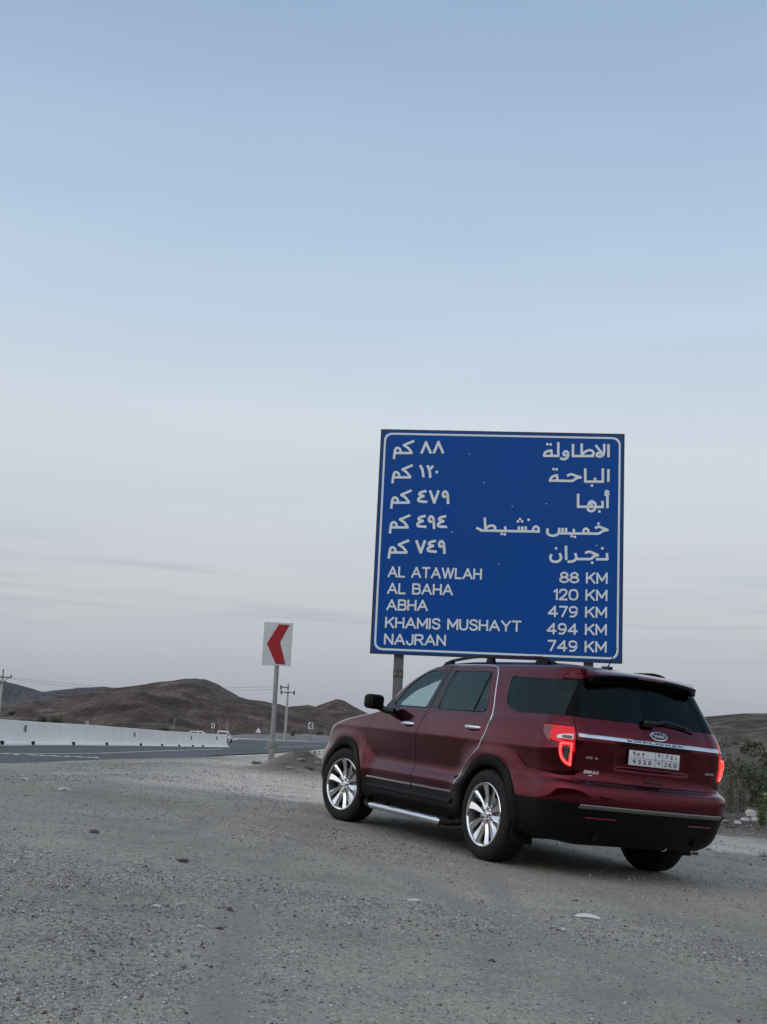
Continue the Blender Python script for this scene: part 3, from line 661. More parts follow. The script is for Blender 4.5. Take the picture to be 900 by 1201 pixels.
def stripx(name, pts, h, t, mt, parent, side=1, lift=.002):
    """raised strip following the body side; pts (x,z) centre line, h height, t thickness"""
    V = []
    P = np.array(pts)
    for x, z in P:
        yb = sy(x, z-h/2, side)-side*.004; yt = sy(x, z+h/2, side)-side*.004; o = side*(t+.004)
        V += [(x, yb, z-h/2), (x, yb+o, z-h/2+h*.18), (x, (yb+yt)/2+o*1.12, z), (x, yt+o, z+h/2-h*.18), (x, yt, z+h/2)]
    n = len(P); Fc = [(i*5+k, (i+1)*5+k, (i+1)*5+k+1, i*5+k+1) for i in range(n-1) for k in range(4)]+[tuple(range(5)), tuple(range((n-1)*5, n*5))]
    o = pyd(name, V, orient(V, Fc) if False else Fc, mt, parent, True, 60); fixn(o); return o
def fixn(o):
    bm = bmesh.new(); bm.from_mesh(o.data); bmesh.ops.recalc_face_normals(bm, faces=bm.faces); bm.to_mesh(o.data); bm.free()
for s in (1, -1):
    d = sides[s]
    fd = finish('front_door', d['fdoor'], [MT['paint'], MT['inner']], car); rd = finish('rear_door', d['rdoor'], [MT['paint'], MT['inner']], car)
    finish('window', d['fwin'], [MT['glass'], MT['glass']], fd); finish('window', d['rwin'], [MT['tint'], MT['tint']], rd)
    finish('quarter_window', d['qwin'], [MT['mid_tint'], MT['mid_tint']], car)
    finish('corner_pillar', pillars[s], [MT['pillar'], MT['inner']], car)
    # window seals: thin black frames round each side window
    def seal(nm, poly, par, r=.007, mt='gloss_black', lift=.0):
        pts = [(p[0], sy(p[0], p[1], s, lift), p[1]) for p in poly]; o = tube(nm, pts, r, MT[mt], par, 6, True); return o
    seal('window_seal', FWIN, fd); seal('window_seal', RWIN, rd); seal('window_seal', QWIN, car, .006)
    # black post between the side windows and the slim divider bar of the rear door
    for par, ed in ((rd, ((-.088,-.082,-.068,.0), -.006)), (fd, ((.069,.066,.062,.055), .006))):
        V = []
        for (z, gx_, fw, rw) in [(1.632,1.136,1.188,1.030),(1.50,1.171,1.232,1.050),(1.38,1.204,1.274,1.070),(1.256,1.243,1.312,1.090)]:
            e = rw+.006 if par is rd else fw-.006
            for t in (0, .5, 1): x = (gx_+ed[1])*(1-t)+e*t; V.append((x, sy(x, z, s, .0035), z))
        o = pyd('door_post', V, [(i*3+k, i*3+k+1, i*3+3+k+1, i*3+3+k) for i in range(3) for k in range(2)], MT['gloss_black'], par, True); fixn(o)
    tube('divider_bar', [(x, sy(x, z, s, .002), z) for x, z in [(.415,1.62),(.425,1.5),(.438,1.38),(.455,1.255)]], .009, MT['gloss_black'], rd, 6)
    # chrome strips along the door bottoms, grey edge lines on the black cladding
    stripx('chrome_strip', [(x, .508) for x in np.linspace(1.358, 2.28, 12)], .026, .009, MT['chrome'], fd, s)
    stripx('chrome_strip', [(x, .512) for x in np.linspace(.585, 1.33, 10)], .026, .009, MT['chrome'], rd, s)
    stripx('sill_moulding', [(x, .430) for x in np.linspace(.56, 2.27, 20)], .052, .016, MT['plastic'], car, s)
    # handles
    for (x0, x1, z, par) in ((1.665, 1.425, 1.080, fd), (.475, .225, 1.103, rd)):
        V = []; xs = np.linspace(x0, x1, 11)
        for i, x in enumerate(xs):
            t = i/10; bow = math.sin(math.pi*t)**.5; hh = .011+.006*bow; y = sy(x, z, s, .002+.032*bow)
            for a in np.linspace(0, 2*math.pi, 9)[:-1]: V.append((x, y+s*.009*math.cos(a), z+hh*math.sin(a)))
        Fc = [(i*8+k, i*8+(k+1) % 8, (i+1)*8+(k+1) % 8, (i+1)*8+k) for i in range(10) for k in range(8)]+[tuple(range(8)), tuple(range(80, 88))]
        o = pyd('handle', V, Fc, MT['chrome'], par, True, 60); fixn(o)
        xm = (x0+x1)/2; V = []
        for i, x in enumerate(np.linspace(xm-.055, xm+.055, 7)):
            hz_ = .034*math.sqrt(max(.04, 1-((x-xm)/.058)**2))
            for k, zz in enumerate((z-hz_, z, z+hz_)): V.append((x, sy(x, zz, s, .0025 if k != 1 else .001), zz))
        o = pyd('handle_cup', V, [(i*3+k, i*3+k+1, i*3+4+k, i*3+3+k) for i in range(6) for k in range(2)], MT['gloss_black'], par, True); fixn(o)
    # arch mouldings
    for wx in WHX:
        V = []; ths = np.linspace(-.30, math.pi+.30, 49)
        for t in ths:
            c, sn_ = math.cos(t), math.sin(t)
            for (r, dd) in ((.400, -.05), (.402, .010), (.412, .019), (.460, .018), (.486, .012), (.492, -.004)):
                x = wx+r*c; z = max(.285, .39+r*sn_); V.append((x, sy(wx+max(r,.43)*c, max(.30, .39+max(r,.43)*sn_), s)+s*dd, z))
        Fc = [(i*6+k, (i+1)*6+k, (i+1)*6+k+1, i*6+k+1) for i in range(48) for k in range(5)]+[tuple(range(6)), tuple(range(48*6, 49*6))]
        o = pyd('wheel_arch_moulding', V, Fc, MT['plastic'], car, True, 50); fixn(o)
        # dark liner inside the arch
        V = []
        for t in np.linspace(-.35, math.pi+.35, 25):
            for yy in (.52, .97): V.append((wx+.428*math.cos(t), s*yy, .39+.428*math.sin(t)))
        Fc = [(i*2, i*2+1, i*2+3, i*2+2) for i in range(24)]+[tuple(i*2 for i in range(25))]
        o = pyd('wheel_arch_liner', V, Fc, MT['inner'], car, True, 50)
    # running board with bright tread tube and its brackets
    st = tube('running_board', [(2.30, s*.90, .30), (2.25, s*.96, .262), (2.14, s*1.015, .243), (2.02, s*1.03, .238), (1.30, s*1.03, .238), (.60, s*1.03, .238), (.47, s*1.01, .245), (.37, s*.94, .27), (.34, s*.88, .31)], .030, MT['plastic'], car, 10)
    tube('tread_tube', [(x, s*1.045, .243) for x in np.linspace(2.03, .60, 24)], [.018]+[.0335]*22+[.018], MT['chrome'], st, 14)
    for k, x in enumerate(np.linspace(1.85, .80, 4)): box('tread_pad', (x, s*1.045, .2745), (.17, .045, .006), MT['alloy_dark'], st, bev=.002)
    for x in (1.95, .72): tube('bracket', [(x, s*.80, .30), (x, s*.92, .24), (x, s*1.02, .225)], .016, MT['plastic'], st, 6)
    # roof rail
    pts = []
    for x in np.linspace(1.62, -.36, 30):
        t = (1.62-x)/1.98; e = min(t, 1-t)/.09; lift = .055*min(1, e)**.6
        yy = .635-.02*((x-.5)/1)**2; h = bvh.ray_cast(Vector((x, s*yy, 3)), Vector((0, 0, -1))); pts.append((x, s*yy, (h[0].z if h[0] else 1.70)+lift-.006))
    V = []
    for i, p in enumerate(pts):
        for (a, b) in ((-.019, -.009), (-.012, .012), (.012, .012), (.019, -.009)): V.append((p[0], p[1]+a, p[2]+b))
    Fc = [(i*4+k, i*4+(k+1) % 4, (i+1)*4+(k+1) % 4, (i+1)*4+k) for i in range(29) for k in range(4)]+[(0,1,2,3), (116,117,118,119)]
    rl = pyd('roof_rail', V, Fc, MT['plastic'], car, True, 50); fixn(rl)
    for x in (1.44, .66, -.18):
        yy = .635-.02*((x-.5)/1)**2; h = bvh.ray_cast(Vector((x, s*yy, 3)), Vector((0, 0, -1)))
        zt = (h[0].z if h[0] else 1.72)
        lng = .22 if x < 0 else (.20 if x > 1 else .13)
        V = [(x-lng/2, s*(yy-.022), zt-.02), (x+lng/2, s*(yy-.022), zt-.02), (x+lng/2, s*(yy+.022), zt-.03), (x-lng/2, s*(yy+.022), zt-.03),
             (x-lng/3, s*(yy-.015), zt+.045), (x+lng/3, s*(yy-.015), zt+.045), (x+lng/3, s*(yy+.015), zt+.045), (x-lng/3, s*(yy+.015), zt+.045)]
        o = pyd('rail_foot', V, [(0,1,2,3), (4,5,6,7), (0,1,5,4), (1,2,6,5), (2,3,7,6), (3,0,4,7)], MT['plastic'], rl); fixn(o)
    # mirror: a rounded shell on a short arm at the foot of the windscreen pillar
    bm = bmesh.new(); bbox(bm, (0,0,0), (.15,.185,.150), bev=.052, seg=4)
    for v in bm.verts:
        if v.co.x > 0: v.co.z *= 1-.9*v.co.x; v.co.y *= 1-.8*v.co.x
    bmesh.ops.transform(bm, matrix=Matrix.Translation((2.06, s*1.105, 1.262)) @ Matrix.Rotation(s*.18, 4, 'Z'), verts=bm.verts)
    mr_ = bmo('door_mirror', bm, MT['plastic'], car, 40)
    bm = bmesh.new(); bbox(bm, (1.978, s*1.105, 1.264), (.008, .145, .10), Matrix.Rotation(s*.18, 3, 'Z'), .003); bmo('mirror_glass', bm, MT['gloss_black'], mr_)
    tube('mirror_arm', [(2.05, s*1.04, 1.215), (2.0, s*.98, 1.185), (1.93, s*.925, 1.185)], [.035, .030, .036], MT['gloss_black'], mr_, 10)
    V = [(1.84, sy(1.84,1.225,s,.004), 1.225), (2.15, sy(2.15,1.225,s,.004), 1.225), (2.17, sy(2.17,1.27,s,.004), 1.27), (2.04, sy(2.04,1.36,s,.004), 1.36), (1.975, sy(1.975,1.255,s,.004), 1.255), (1.86, sy(1.86,1.248,s,.004), 1.248)]
    o = pyd('mirror_base', V, [(0,1,2,3,4,5)], MT['gloss_black'], mr_); fixn(o)
    # tail lamp: lens piece, lit C-shaped guide with its leds, chrome blade, inner lamp
    lp = finish('tail_lamp', d['lamp'], [MT['lens'], MT['lens']], car)
    def surf(u, v, dist=.004):
        """u: arc metres outward from the tailgate seam, v: height"""
        y = .772+u; x = None
        a = Vector((-3, 0, v)); 
        # walk round the corner: project along a direction fanned about the corner centre
        c = Vector((-.66, s*.66, v)); ang = u/.30; dr = Vector((-math.cos(ang+.40), s*math.sin(ang+.40), 0)); h = bvh.ray_cast(c+dr*2, -dr)
        p = h[0] if h[0] else c+dr*.3; n = h[1] if h[0] else dr
        if n.dot(dr) < 0: n = -n
        return np.array(p+n*dist)
    # dark-red outer tip
    def patch(nm, us, vs0, vs1, dist, mt, par):
        V = []
        for u, a, b in zip(us, vs0, vs1): V += [tuple(surf(u, a, dist)), tuple(surf(u, b, dist))]
        n = len(us); o = pyd(nm, V, [(2*i, 2*i+2, 2*i+3, 2*i+1) for i in range(n-1)], MT[mt], par, True); fixn(o); return o
    U = np.linspace(.012, .135, 9)
    def ringpath(n):
        # closed D shape seen on the photograph: straight inner edge, curved outer lower corner
        P = rounded([(.008, 1.062), (.120, 1.062), (.130, .990), (.108, .918), (.055, .876), (.008, .870)], [.01,.02,.05,.05,.04,.01], 5); return P
    outerp = ringpath(0); innerp = inset(outerp, .030); V = []
    for (a, b), (c_, e) in zip(outerp, innerp):
        V += [tuple(surf(a, b, .004)), tuple(surf(a*.5+c_*.5, b*.5+e*.5, .014)), tuple(surf(c_, e, .004))]
    m_ = len(outerp); Fc = [(i*3+k, ((i+1) % m_)*3+k, ((i+1) % m_)*3+k+1, i*3+k+1) for i in range(m_) for k in range(2)]
    lg = pyd('light_guide', V, Fc, MT['led'], lp, True); fixn(lg)
    # row of leds
    mid = inset(outerp, .015); seglen = np.r_[0, np.cumsum([math.dist(mid[i], mid[(i+1) % m_]) for i in range(m_)])]; 
    led_me = None
    for k in range(30):
        L_ = seglen[-1]*(k+.5)/30; i = int(np.searchsorted(seglen, L_))-1; t = (L_-seglen[i])/(seglen[i+1]-seglen[i]); q = np.array(mid[i])*(1-t)+np.array(mid[(i+1) % m_])*t
        p = surf(q[0], q[1], .0145)
        if led_me is None:
            bm = bmesh.new(); bmesh.ops.create_icosphere(bm, subdivisions=1, radius=.0062); led_me = bpy.data.meshes.new('led'); bm.to_mesh(led_me); bm.free(); led_me.materials.append(MT['led_hot'])
        o = bpy.data.objects.new('led', led_me); COL.objects.link(o); o.parent = lp; o.location = p
    U2 = np.linspace(.010, .15, 8)
    patch('chrome_blade', U2, [1.085+.0*u for u in U2], [1.124-.02*(u/.15)**2+.004 for u in U2], .008, 'rev', lp)
    patch('reversing_lamp', np.linspace(.022, .105, 6), [1.090]*6, [1.112]*6, .011, 'alloy_dark', lp)
    patch('lamp_core', np.linspace(.043, .082, 4), [.925, .915, .925, .95], [1.026]*4, .005, 'alloy_dark', lp)
    patch('lamp_tip', np.linspace(.215, .335, 6), [1.05, 1.066, 1.082, 1.10, 1.125, 1.15], [1.182]*6, .004, 'lens_dark', lp)
    # fuel flap etc: lower fog reflector and exhaust tip in the rear valance
    V = []
    for y in np.linspace(.38, .66, 8): V += [(sx_(s*y, .478, .006), s*y, .478), (sx_(s*y, .491, .006), s*y, .491)]
    o = pyd('bumper_reflector', V, [(2*i, 2*i+2, 2*i+3, 2*i+1) for i in range(7)], MT['lens_dark'], rb, True); fixn(o)
    tp = merge([tube_v([(-.86, s*.52, .345), (-.97, s*.53, .335)], .032, 14), tube_v([(-.90, s*.52, .342), (-.975, s*.53, .3345)], .027, 14)])
    pyd('exhaust_tip', *tp, MT['plastic'], car, True)
# chrome edging sweeping down behind the rear door and along the arch (a slim bright moulding)
for s in (1, -1):
    pts = [(1.10,1.683),(.75,1.688),(.47,1.684),(.355,1.666),(.298,1.605),(.262,1.53),(.104,1.215),(.123,1.06),(.178,.935),(.345,.81),(.455,.69),(.512,.585)]
    P3 = []
    P_ = np.array(pts); T0 = np.linspace(0, len(pts)-1, 60)
    for t in T0:
        x = np.interp(t, range(len(pts)), P_[:,0]); z = np.interp(t, range(len(pts)), P_[:,1]); P3.append((x, sy(x, z, s, .002), z))
    tube('door_edge_moulding', P3, .0052, MT['chrome'], car, 6)

# ---- back end details
def rearstrip(name, ys, zf, h, t, mt, par, prof=((0,0),(.25,1),(.75,1),(1,0))):
    V = []
    for y in ys:
        z0 = zf(y)
        for (a, b) in prof: z = z0-h/2+a*h; V.append((sx_(y, z, b*t-.003), y, z))
    n, k_ = len(ys), len(prof); Fc = [(i*k_+k, (i+1)*k_+k, (i+1)*k_+k+1, i*k_+k+1) for i in range(n-1) for k in range(k_-1)]+[tuple(range(k_)), tuple(range((n-1)*k_, n*k_))]
    o = pyd(name, V, Fc, mt, par, True, 50); fixn(o); return o
bar = rearstrip('chrome_bar', np.linspace(-.745, .745, 60), lambda y: 1.128-.016*(1-(y/.745)**2)*0, .036, .017, MT['chrome'], tg, ((0,0),(.08,1.25),(.5,1.0),(.93,.55),(1,0)))
rearstrip('plate_lamp_housing', np.linspace(-.33, .33, 20), lambda y: 1.093, .026, .022, MT['gloss_black'], tg)
rearstrip('recess_edge', np.linspace(-.40, .40, 24), lambda y: .892+.006*(y/.4)**2, .012, .006, MT['paint'], tg)
rearstrip('tailgate_pull', np.linspace(-.11, .11, 8), lambda y: .842, .012, .014, MT['paint'], tg)
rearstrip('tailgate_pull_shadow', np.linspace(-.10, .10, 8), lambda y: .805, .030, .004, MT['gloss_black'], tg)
rearstrip('bumper_trim', np.linspace(-.74, .74, 50), lambda y: .570, .040, .014, mat('bumper_trim', (.16,.165,.165), .45), rb)
rearstrip('bumper_step_pad', np.linspace(-.50, .50, 30), lambda y: .528, .006, .006, MT['gloss_black'], rb)
# embossed word on the bar, and small badges
def text_mesh(body_, size, ext=0.0, bold=0.0, xs=1.0, align='CENTER'):
    c = bpy.data.curves.new('t', 'FONT'); c.body = body_; c.size = size; c.extrude = ext; c.offset = bold; c.align_x = align; c.resolution_u = 3
    o = bpy.data.objects.new('t', c); COL.objects.link(o); bpy.context.view_layer.update()
    me = bpy.data.meshes.new_from_object(o.evaluated_get(bpy.context.evaluated_depsgraph_get())); bpy.data.objects.remove(o)
    return me
def rear_text(name, s_, size, y, z, mt, par, dist=.006, xs=1.0, bold=0, spread=None, ext=.0015, shear=0):
    me = text_mesh(s_, size, ext, bold)
    n_ = len(me.vertices); co = np.empty(n_*3); me.vertices.foreach_get('co', co); co = co.reshape(-1, 3); co[:,0] -= (co[:,0].max()+co[:,0].min())/2; co[:,1] -= (co[:,1].max()+co[:,1].min())/2
    co[:,0] += co[:,1]*shear
    k = spread/(co[:,0].max()-co[:,0].min()) if spread else xs
    out = [(sx_(y-a*k, z+b, dist+c), y-a*k, z+b) for a, b, c in co]
    for v, q in zip(me.vertices, out): v.co = q
    me.materials.clear(); return link(name, me, mt, par)
rear_text('lettering', 'EXPLORER', .019, 0.0, 1.127, MT['alloy_dark'], bar, .0175, spread=.60)
rear_text('lettering', '4WD  V6', .028, .610, .955, MT['chrome'], tg, .004, spread=.115, bold=.0008)
st_ = rear_text('lettering', 'SMART', .033, .600, .842, MT['chrome'], tg, .004, spread=.145, bold=.0012)
rearstrip('sticker_rule', np.linspace(.53, .675, 6), lambda y: .815, .007, .003, MT['chrome'], tg)
rear_text('lettering', 'LIMITED', .024, -.650, .925, MT['chrome'], tg, .004, spread=.11, bold=.0008)
# oval badge with its script
def oval(name, a, b, c0, dist, mt, par, dome=.006, n=40):
    V = [(sx_(c0[0], c0[1], dist+dome), c0[0], c0[1])]
    for r in (.5, .85, 1.0):
        for k in range(n):
            t = 2*math.pi*k/n; y = c0[0]+a*r*math.cos(t); z = c0[1]+b*r*math.sin(t); V.append((sx_(c0[0], z, dist+dome*(1-r*r)), y, z))
    for k in range(n): t = 2*math.pi*k/n; y = c0[0]+a*math.cos(t); z = c0[1]+b*math.sin(t); V.append((sx_(c0[0], z, -.012), y, z))
    Fc = [(0, 1+k, 1+(k+1) % n) for k in range(n)]
    for r in range(3): Fc += [(1+r*n+k, 1+(r+1)*n+k, 1+(r+1)*n+(k+1) % n, 1+r*n+(k+1) % n) for k in range(n)]
    o = pyd(name, V, Fc, mt, par, True, 60); fixn(o); return o
bd = oval('oval_badge', .090, .038, (-.03, 1.192), .012, MT['chrome'], tg, .003)
oval('badge_field', .082, .031, (-.03, 1.192), .016, MT['blue_badge'], bd, .003)
def script(strokes, w, cx, cz, par, mt, depth):
    parts = []
    for st in strokes:
        P = catmull(st, 4); parts.append(tube_v([(sx_(cx, cz+q[1], depth), cx-q[0]*.88, cz+q[1]*.9) for q in P], w, 5))
    V, Fc = merge(parts); return pyd('badge_script', V, Fc, mt, par, True)
def catmull(P, n=4):
    P = [np.array(p, float) for p in P]
    if len(P) < 3: return P
    Pe = [2*P[0]-P[1]]+P+[2*P[-1]-P[-2]]; out = []
    for i in range(1, len(Pe)-2):
        for k in range(n):
            t = k/n; a, b, c, d = Pe[i-1], Pe[i], Pe[i+1], Pe[i+2]; out.append(.5*((2*b)+(-a+c)*t+(2*a-5*b+4*c-d)*t*t+(-a+3*b-3*c+d)*t**3))
    out.append(P[-1]); return out
script([[(-.066,-.004),(-.070,.008),(-.058,.018),(-.030,.016),(-.012,.019)], [(-.040,.015),(-.046,-.004),(-.056,-.016),(-.066,-.015)], [(-.056,.001),(-.034,.003)],
        [(-.020,.004),(-.028,-.004),(-.024,-.012),(-.014,-.010),(-.010,-.002),(-.018,.004)], [(-.010,.0),(.002,.004),(.002,-.011)], [(.002,.0),(.010,.006),(.018,.003)],
        [(.036,.002),(.026,.003),(.021,-.005),(.027,-.012),(.037,-.007)], [(.050,.020),(.044,.010),(.039,-.006),(.046,-.012),(.060,-.004)]], .0019, -.03, 1.192, bd, MT['chrome'], .0215)
# number plate: 52 x 11 cm, four fields
PX = min(sx_(y, z) for y in (-.25, 0, .25) for z in (.94, 1.05))-.016
bm = bmesh.new(); bbox(bm, (PX+.004, 0, .995), (.008, .535, .122), bev=.0035); np_ = bmo('number_plate', bm, MT['plate'], tg, 35)
def pbox(nm, y, z, w, h): return box(nm, (PX-.0008, y, z), (.0012, w, h), MT['ink'], np_)
pbox('plate_rule', .075, .995, .36, .003); pbox('plate_rule', -.175, .995, .165, .003); pbox('plate_rule', -.085, .995, .003, .112); pbox('plate_rule', -.006, .995, .003, .112)
def plate_text(s_, size, y, z, spread=None):
    me = text_mesh(s_, size, .0006, .0012); n_ = len(me.vertices); co = np.empty(n_*3); me.vertices.foreach_get('co', co); co = co.reshape(-1, 3)
    co[:,0] -= (co[:,0].max()+co[:,0].min())/2; co[:,1] -= (co[:,1].max()+co[:,1].min())/2; k = spread/(co[:,0].max()-co[:,0].min())
    for v, (a, b, c) in zip(me.vertices, co): v.co = (PX-.001-c, y-a*k, z+b)
    me.materials.clear(); link('plate_digits', me, MT['ink'], np_)
plate_text('9 5 2 0', .048, .130, .966, .195); plate_text('2 K D', .048, -.175, .966, .135)
def pstroke(strokes, cy, cz, w=.0035):
    for st in strokes: V, Fc = tube_v([(PX-.0006, cy-q[0], cz+q[1]) for q in catmull(st, 3)], w, 5); pyd('plate_digit', V, Fc, MT['ink'], np_)
pstroke([[(-.085,-.018),(-.080,.006),(-.090,.018),(-.098,.010),(-.090,.004),(-.082,.008)], [(-.045,.012),(-.032,.0),(-.045,-.012),(-.056,-.002),(-.045,.012)],
         [(.008,-.018),(.004,.014),(.014,.006),(.024,.016)], [(.058,-.001),(.060,-.001)]], .130, 1.026)
pstroke([[(-.055,.016),(-.040,.018),(-.045,.002),(-.050,-.010)], [(.018,.016),(-.002,.008),(.014,-.006),(-.008,-.010)], [(.045,.012),(.058,-.002),(.045,-.010)]], -.175, 1.026)
pstroke([[(-.012,.016),(.010,.012)], [(-.010,.004),(.006,.004),(.010,-.006)]], -.046, 1.028, .003); pstroke([[(-.02,.004),(.0,.0),(.02,.004)], [(-.014,-.008),(.012,-.010)]], -.046, .975, .003)
for y in (-.19, .19): box('plate_bolt', (PX-.001, y, .943), (.004, .010, .010), MT['chrome'], np_, bev=.002)
# spoiler over the rear window, high-level brake light, wiper, washer, aerial
V = []; ysp = np.linspace(-.585, .585, 41)
for y in ysp:
    e = abs(y)/.585; zt = 1.706-.024*e**2.5; fx = -.60; bx = -.885+.04*e**2+.09*max(0, e-.9)/.1*.6
    zt2 = 1.672-.036*e**2.2
    V += [(fx, y*.985, zt), (fx-.14, y, zt-.004), (bx+.015, y, zt2), (bx, y, zt2-.010), (bx+.010, y, zt2-.026), (-.825+.03*e, y*.985, 1.602-.022*e**2), (-.775, y*.97, 1.594-.02*e)]
n_ = len(ysp); Fc = [(i*7+k, (i+1)*7+k, (i+1)*7+k+1, i*7+k+1) for i in range(n_-1) for k in range(6)]+[tuple(range(7)), tuple(range((n_-1)*7, n_*7))]
sp = pyd('roof_spoiler', V, Fc, [MT['paint'], MT['gloss_black']], car, True, 32); fixn(sp)
for p in sp.data.polygons:
    if p.center.z < 1.655 and p.normal.z < .2 and len(p.vertices) == 4: p.material_index = 1
V = [(-.888+.04*(abs(y)/.585)**2-.002, y, 1.6585) for y in np.linspace(-.14, .14, 8)]+[(-.888+.04*(abs(y)/.585)**2-.002, y, 1.648) for y in np.linspace(-.14, .14, 8)]
o = pyd('high_brake_light', V, [(i, i+1, i+9, i+8) for i in range(7)], MT['lens_dark'], sp); fixn(o)
wp = tube('rear_wiper', [(sx_(0, 1.275, .03), .02, 1.290), (sx_(-.12, 1.31, .035), -.12, 1.318), (sx_(-.30, 1.30, .03), -.33, 1.290), (sx_(-.42, 1.28, .022), -.47, 1.268)], [.020, .015, .010, .006], MT['gloss_black'], tg, 8)
bm = bmesh.new(); bbox(bm, (sx_(0.03, 1.275, .020), .06, 1.285), (.055, .13, .060), bev=.02, seg=3); bmo('wiper_motor_cover', bm, MT['gloss_black'], wp, 40)
box('wiper_blade', (sx_(-.25, 1.285, .012), -.27, 1.281), (.012, .42, .012), MT['rubber'], wp, Matrix.Rotation(.045, 3, 'X'))
h = bvh.ray_cast(Vector((-.30, .05, 3)), Vector((0, 0, -1))); az = h[0].z
bm = bmesh.new(); bbox(bm, (-.30, .02, az+.010), (.11, .055, .035), bev=.014, seg=3); an = bmo('aerial_base', bm, MT['gloss_black'], car, 40)
tube('aerial', [(-.31, .02, az+.02), (-.42, .02, az+.19)], [.006, .0025], MT['gloss_black'], an, 6)
# ---- underside: floor, rear axle parts, silencer, tow hook
bm = bmesh.new(); bbox(bm, (1.4, 0, .285), (4.1, 1.00, .09)); bbox(bm, (1.42, 0, .275), (1.75, 1.72, .10)); bmo('floor_pan', bm, MT['inner'], car)
bm = bmesh.new(); bbox(bm, (-.72, .28, .36), (.28, .55, .12), bev=.05, seg=3); bmo('silencer', bm, mat('dull_metal', (.03,.03,.03), .6, .5), car, 40)
tube('rear_axle', [(0, -.78, .35), (0, -.35, .33), (0, .35, .33), (0, .78, .35)], .045, MT['inner'], car, 10)
bm = bmesh.new(); bbox(bm, (-.80, 0, .36), (.14, 1.10, .06), bev=.02); bbox(bm, (-.66, .32, .36), (.45, .06, .06)); bbox(bm, (-.66, -.32, .36), (.45, .06, .06)); bmo('rear_subframe', bm, MT['inner'], car)
tube('tow_eye', [(-.90, -.25, .30), (-.93, -.25, .275), (-.93, -.22, .262), (-.90, -.22, .255)], .006, MT['steel'], car, 6)
# ---- cabin: seats, steering wheel, dashboard
def seat(x, y, w, parent):
    bm = bmesh.new(); bbox(bm, (x+.05, y, .62), (.50, w, .16), bev=.05, seg=2); bbox(bm, (x-.23, y, .92), (.14, w*.94, .58), Matrix.Rotation(-.22, 3, 'Y'), .05, 2)
    o = bmo('seat', bm, MT['inner'], parent, 40)
    for yy in ((y,) if w < .7 else (y-.4, y+.4)):
        bm = bmesh.new(); bbox(bm, (x-.315, yy, 1.30), (.09, .25, .17), bev=.04, seg=3); bmo('headrest', bm, MT['inner'], o, 40)
seat(1.38, .37, .50, car); seat(1.38, -.37, .50, car); seat(.46, 0, 1.30, car)
bm = bmesh.new(); bbox(bm, (2.22, 0, 1.06), (.45, 1.48, .20), bev=.06, seg=3); db = bmo('dashboard', bm, MT['inner'], car, 40)
tube('steering_wheel', [(1.93+.06*math.sin(t), .37+.185*math.cos(t), 1.08+.175*math.sin(t)) for t in np.linspace(0, 2*math.pi, 25)[:-1]], .014, MT['inner'], db, 8, True)

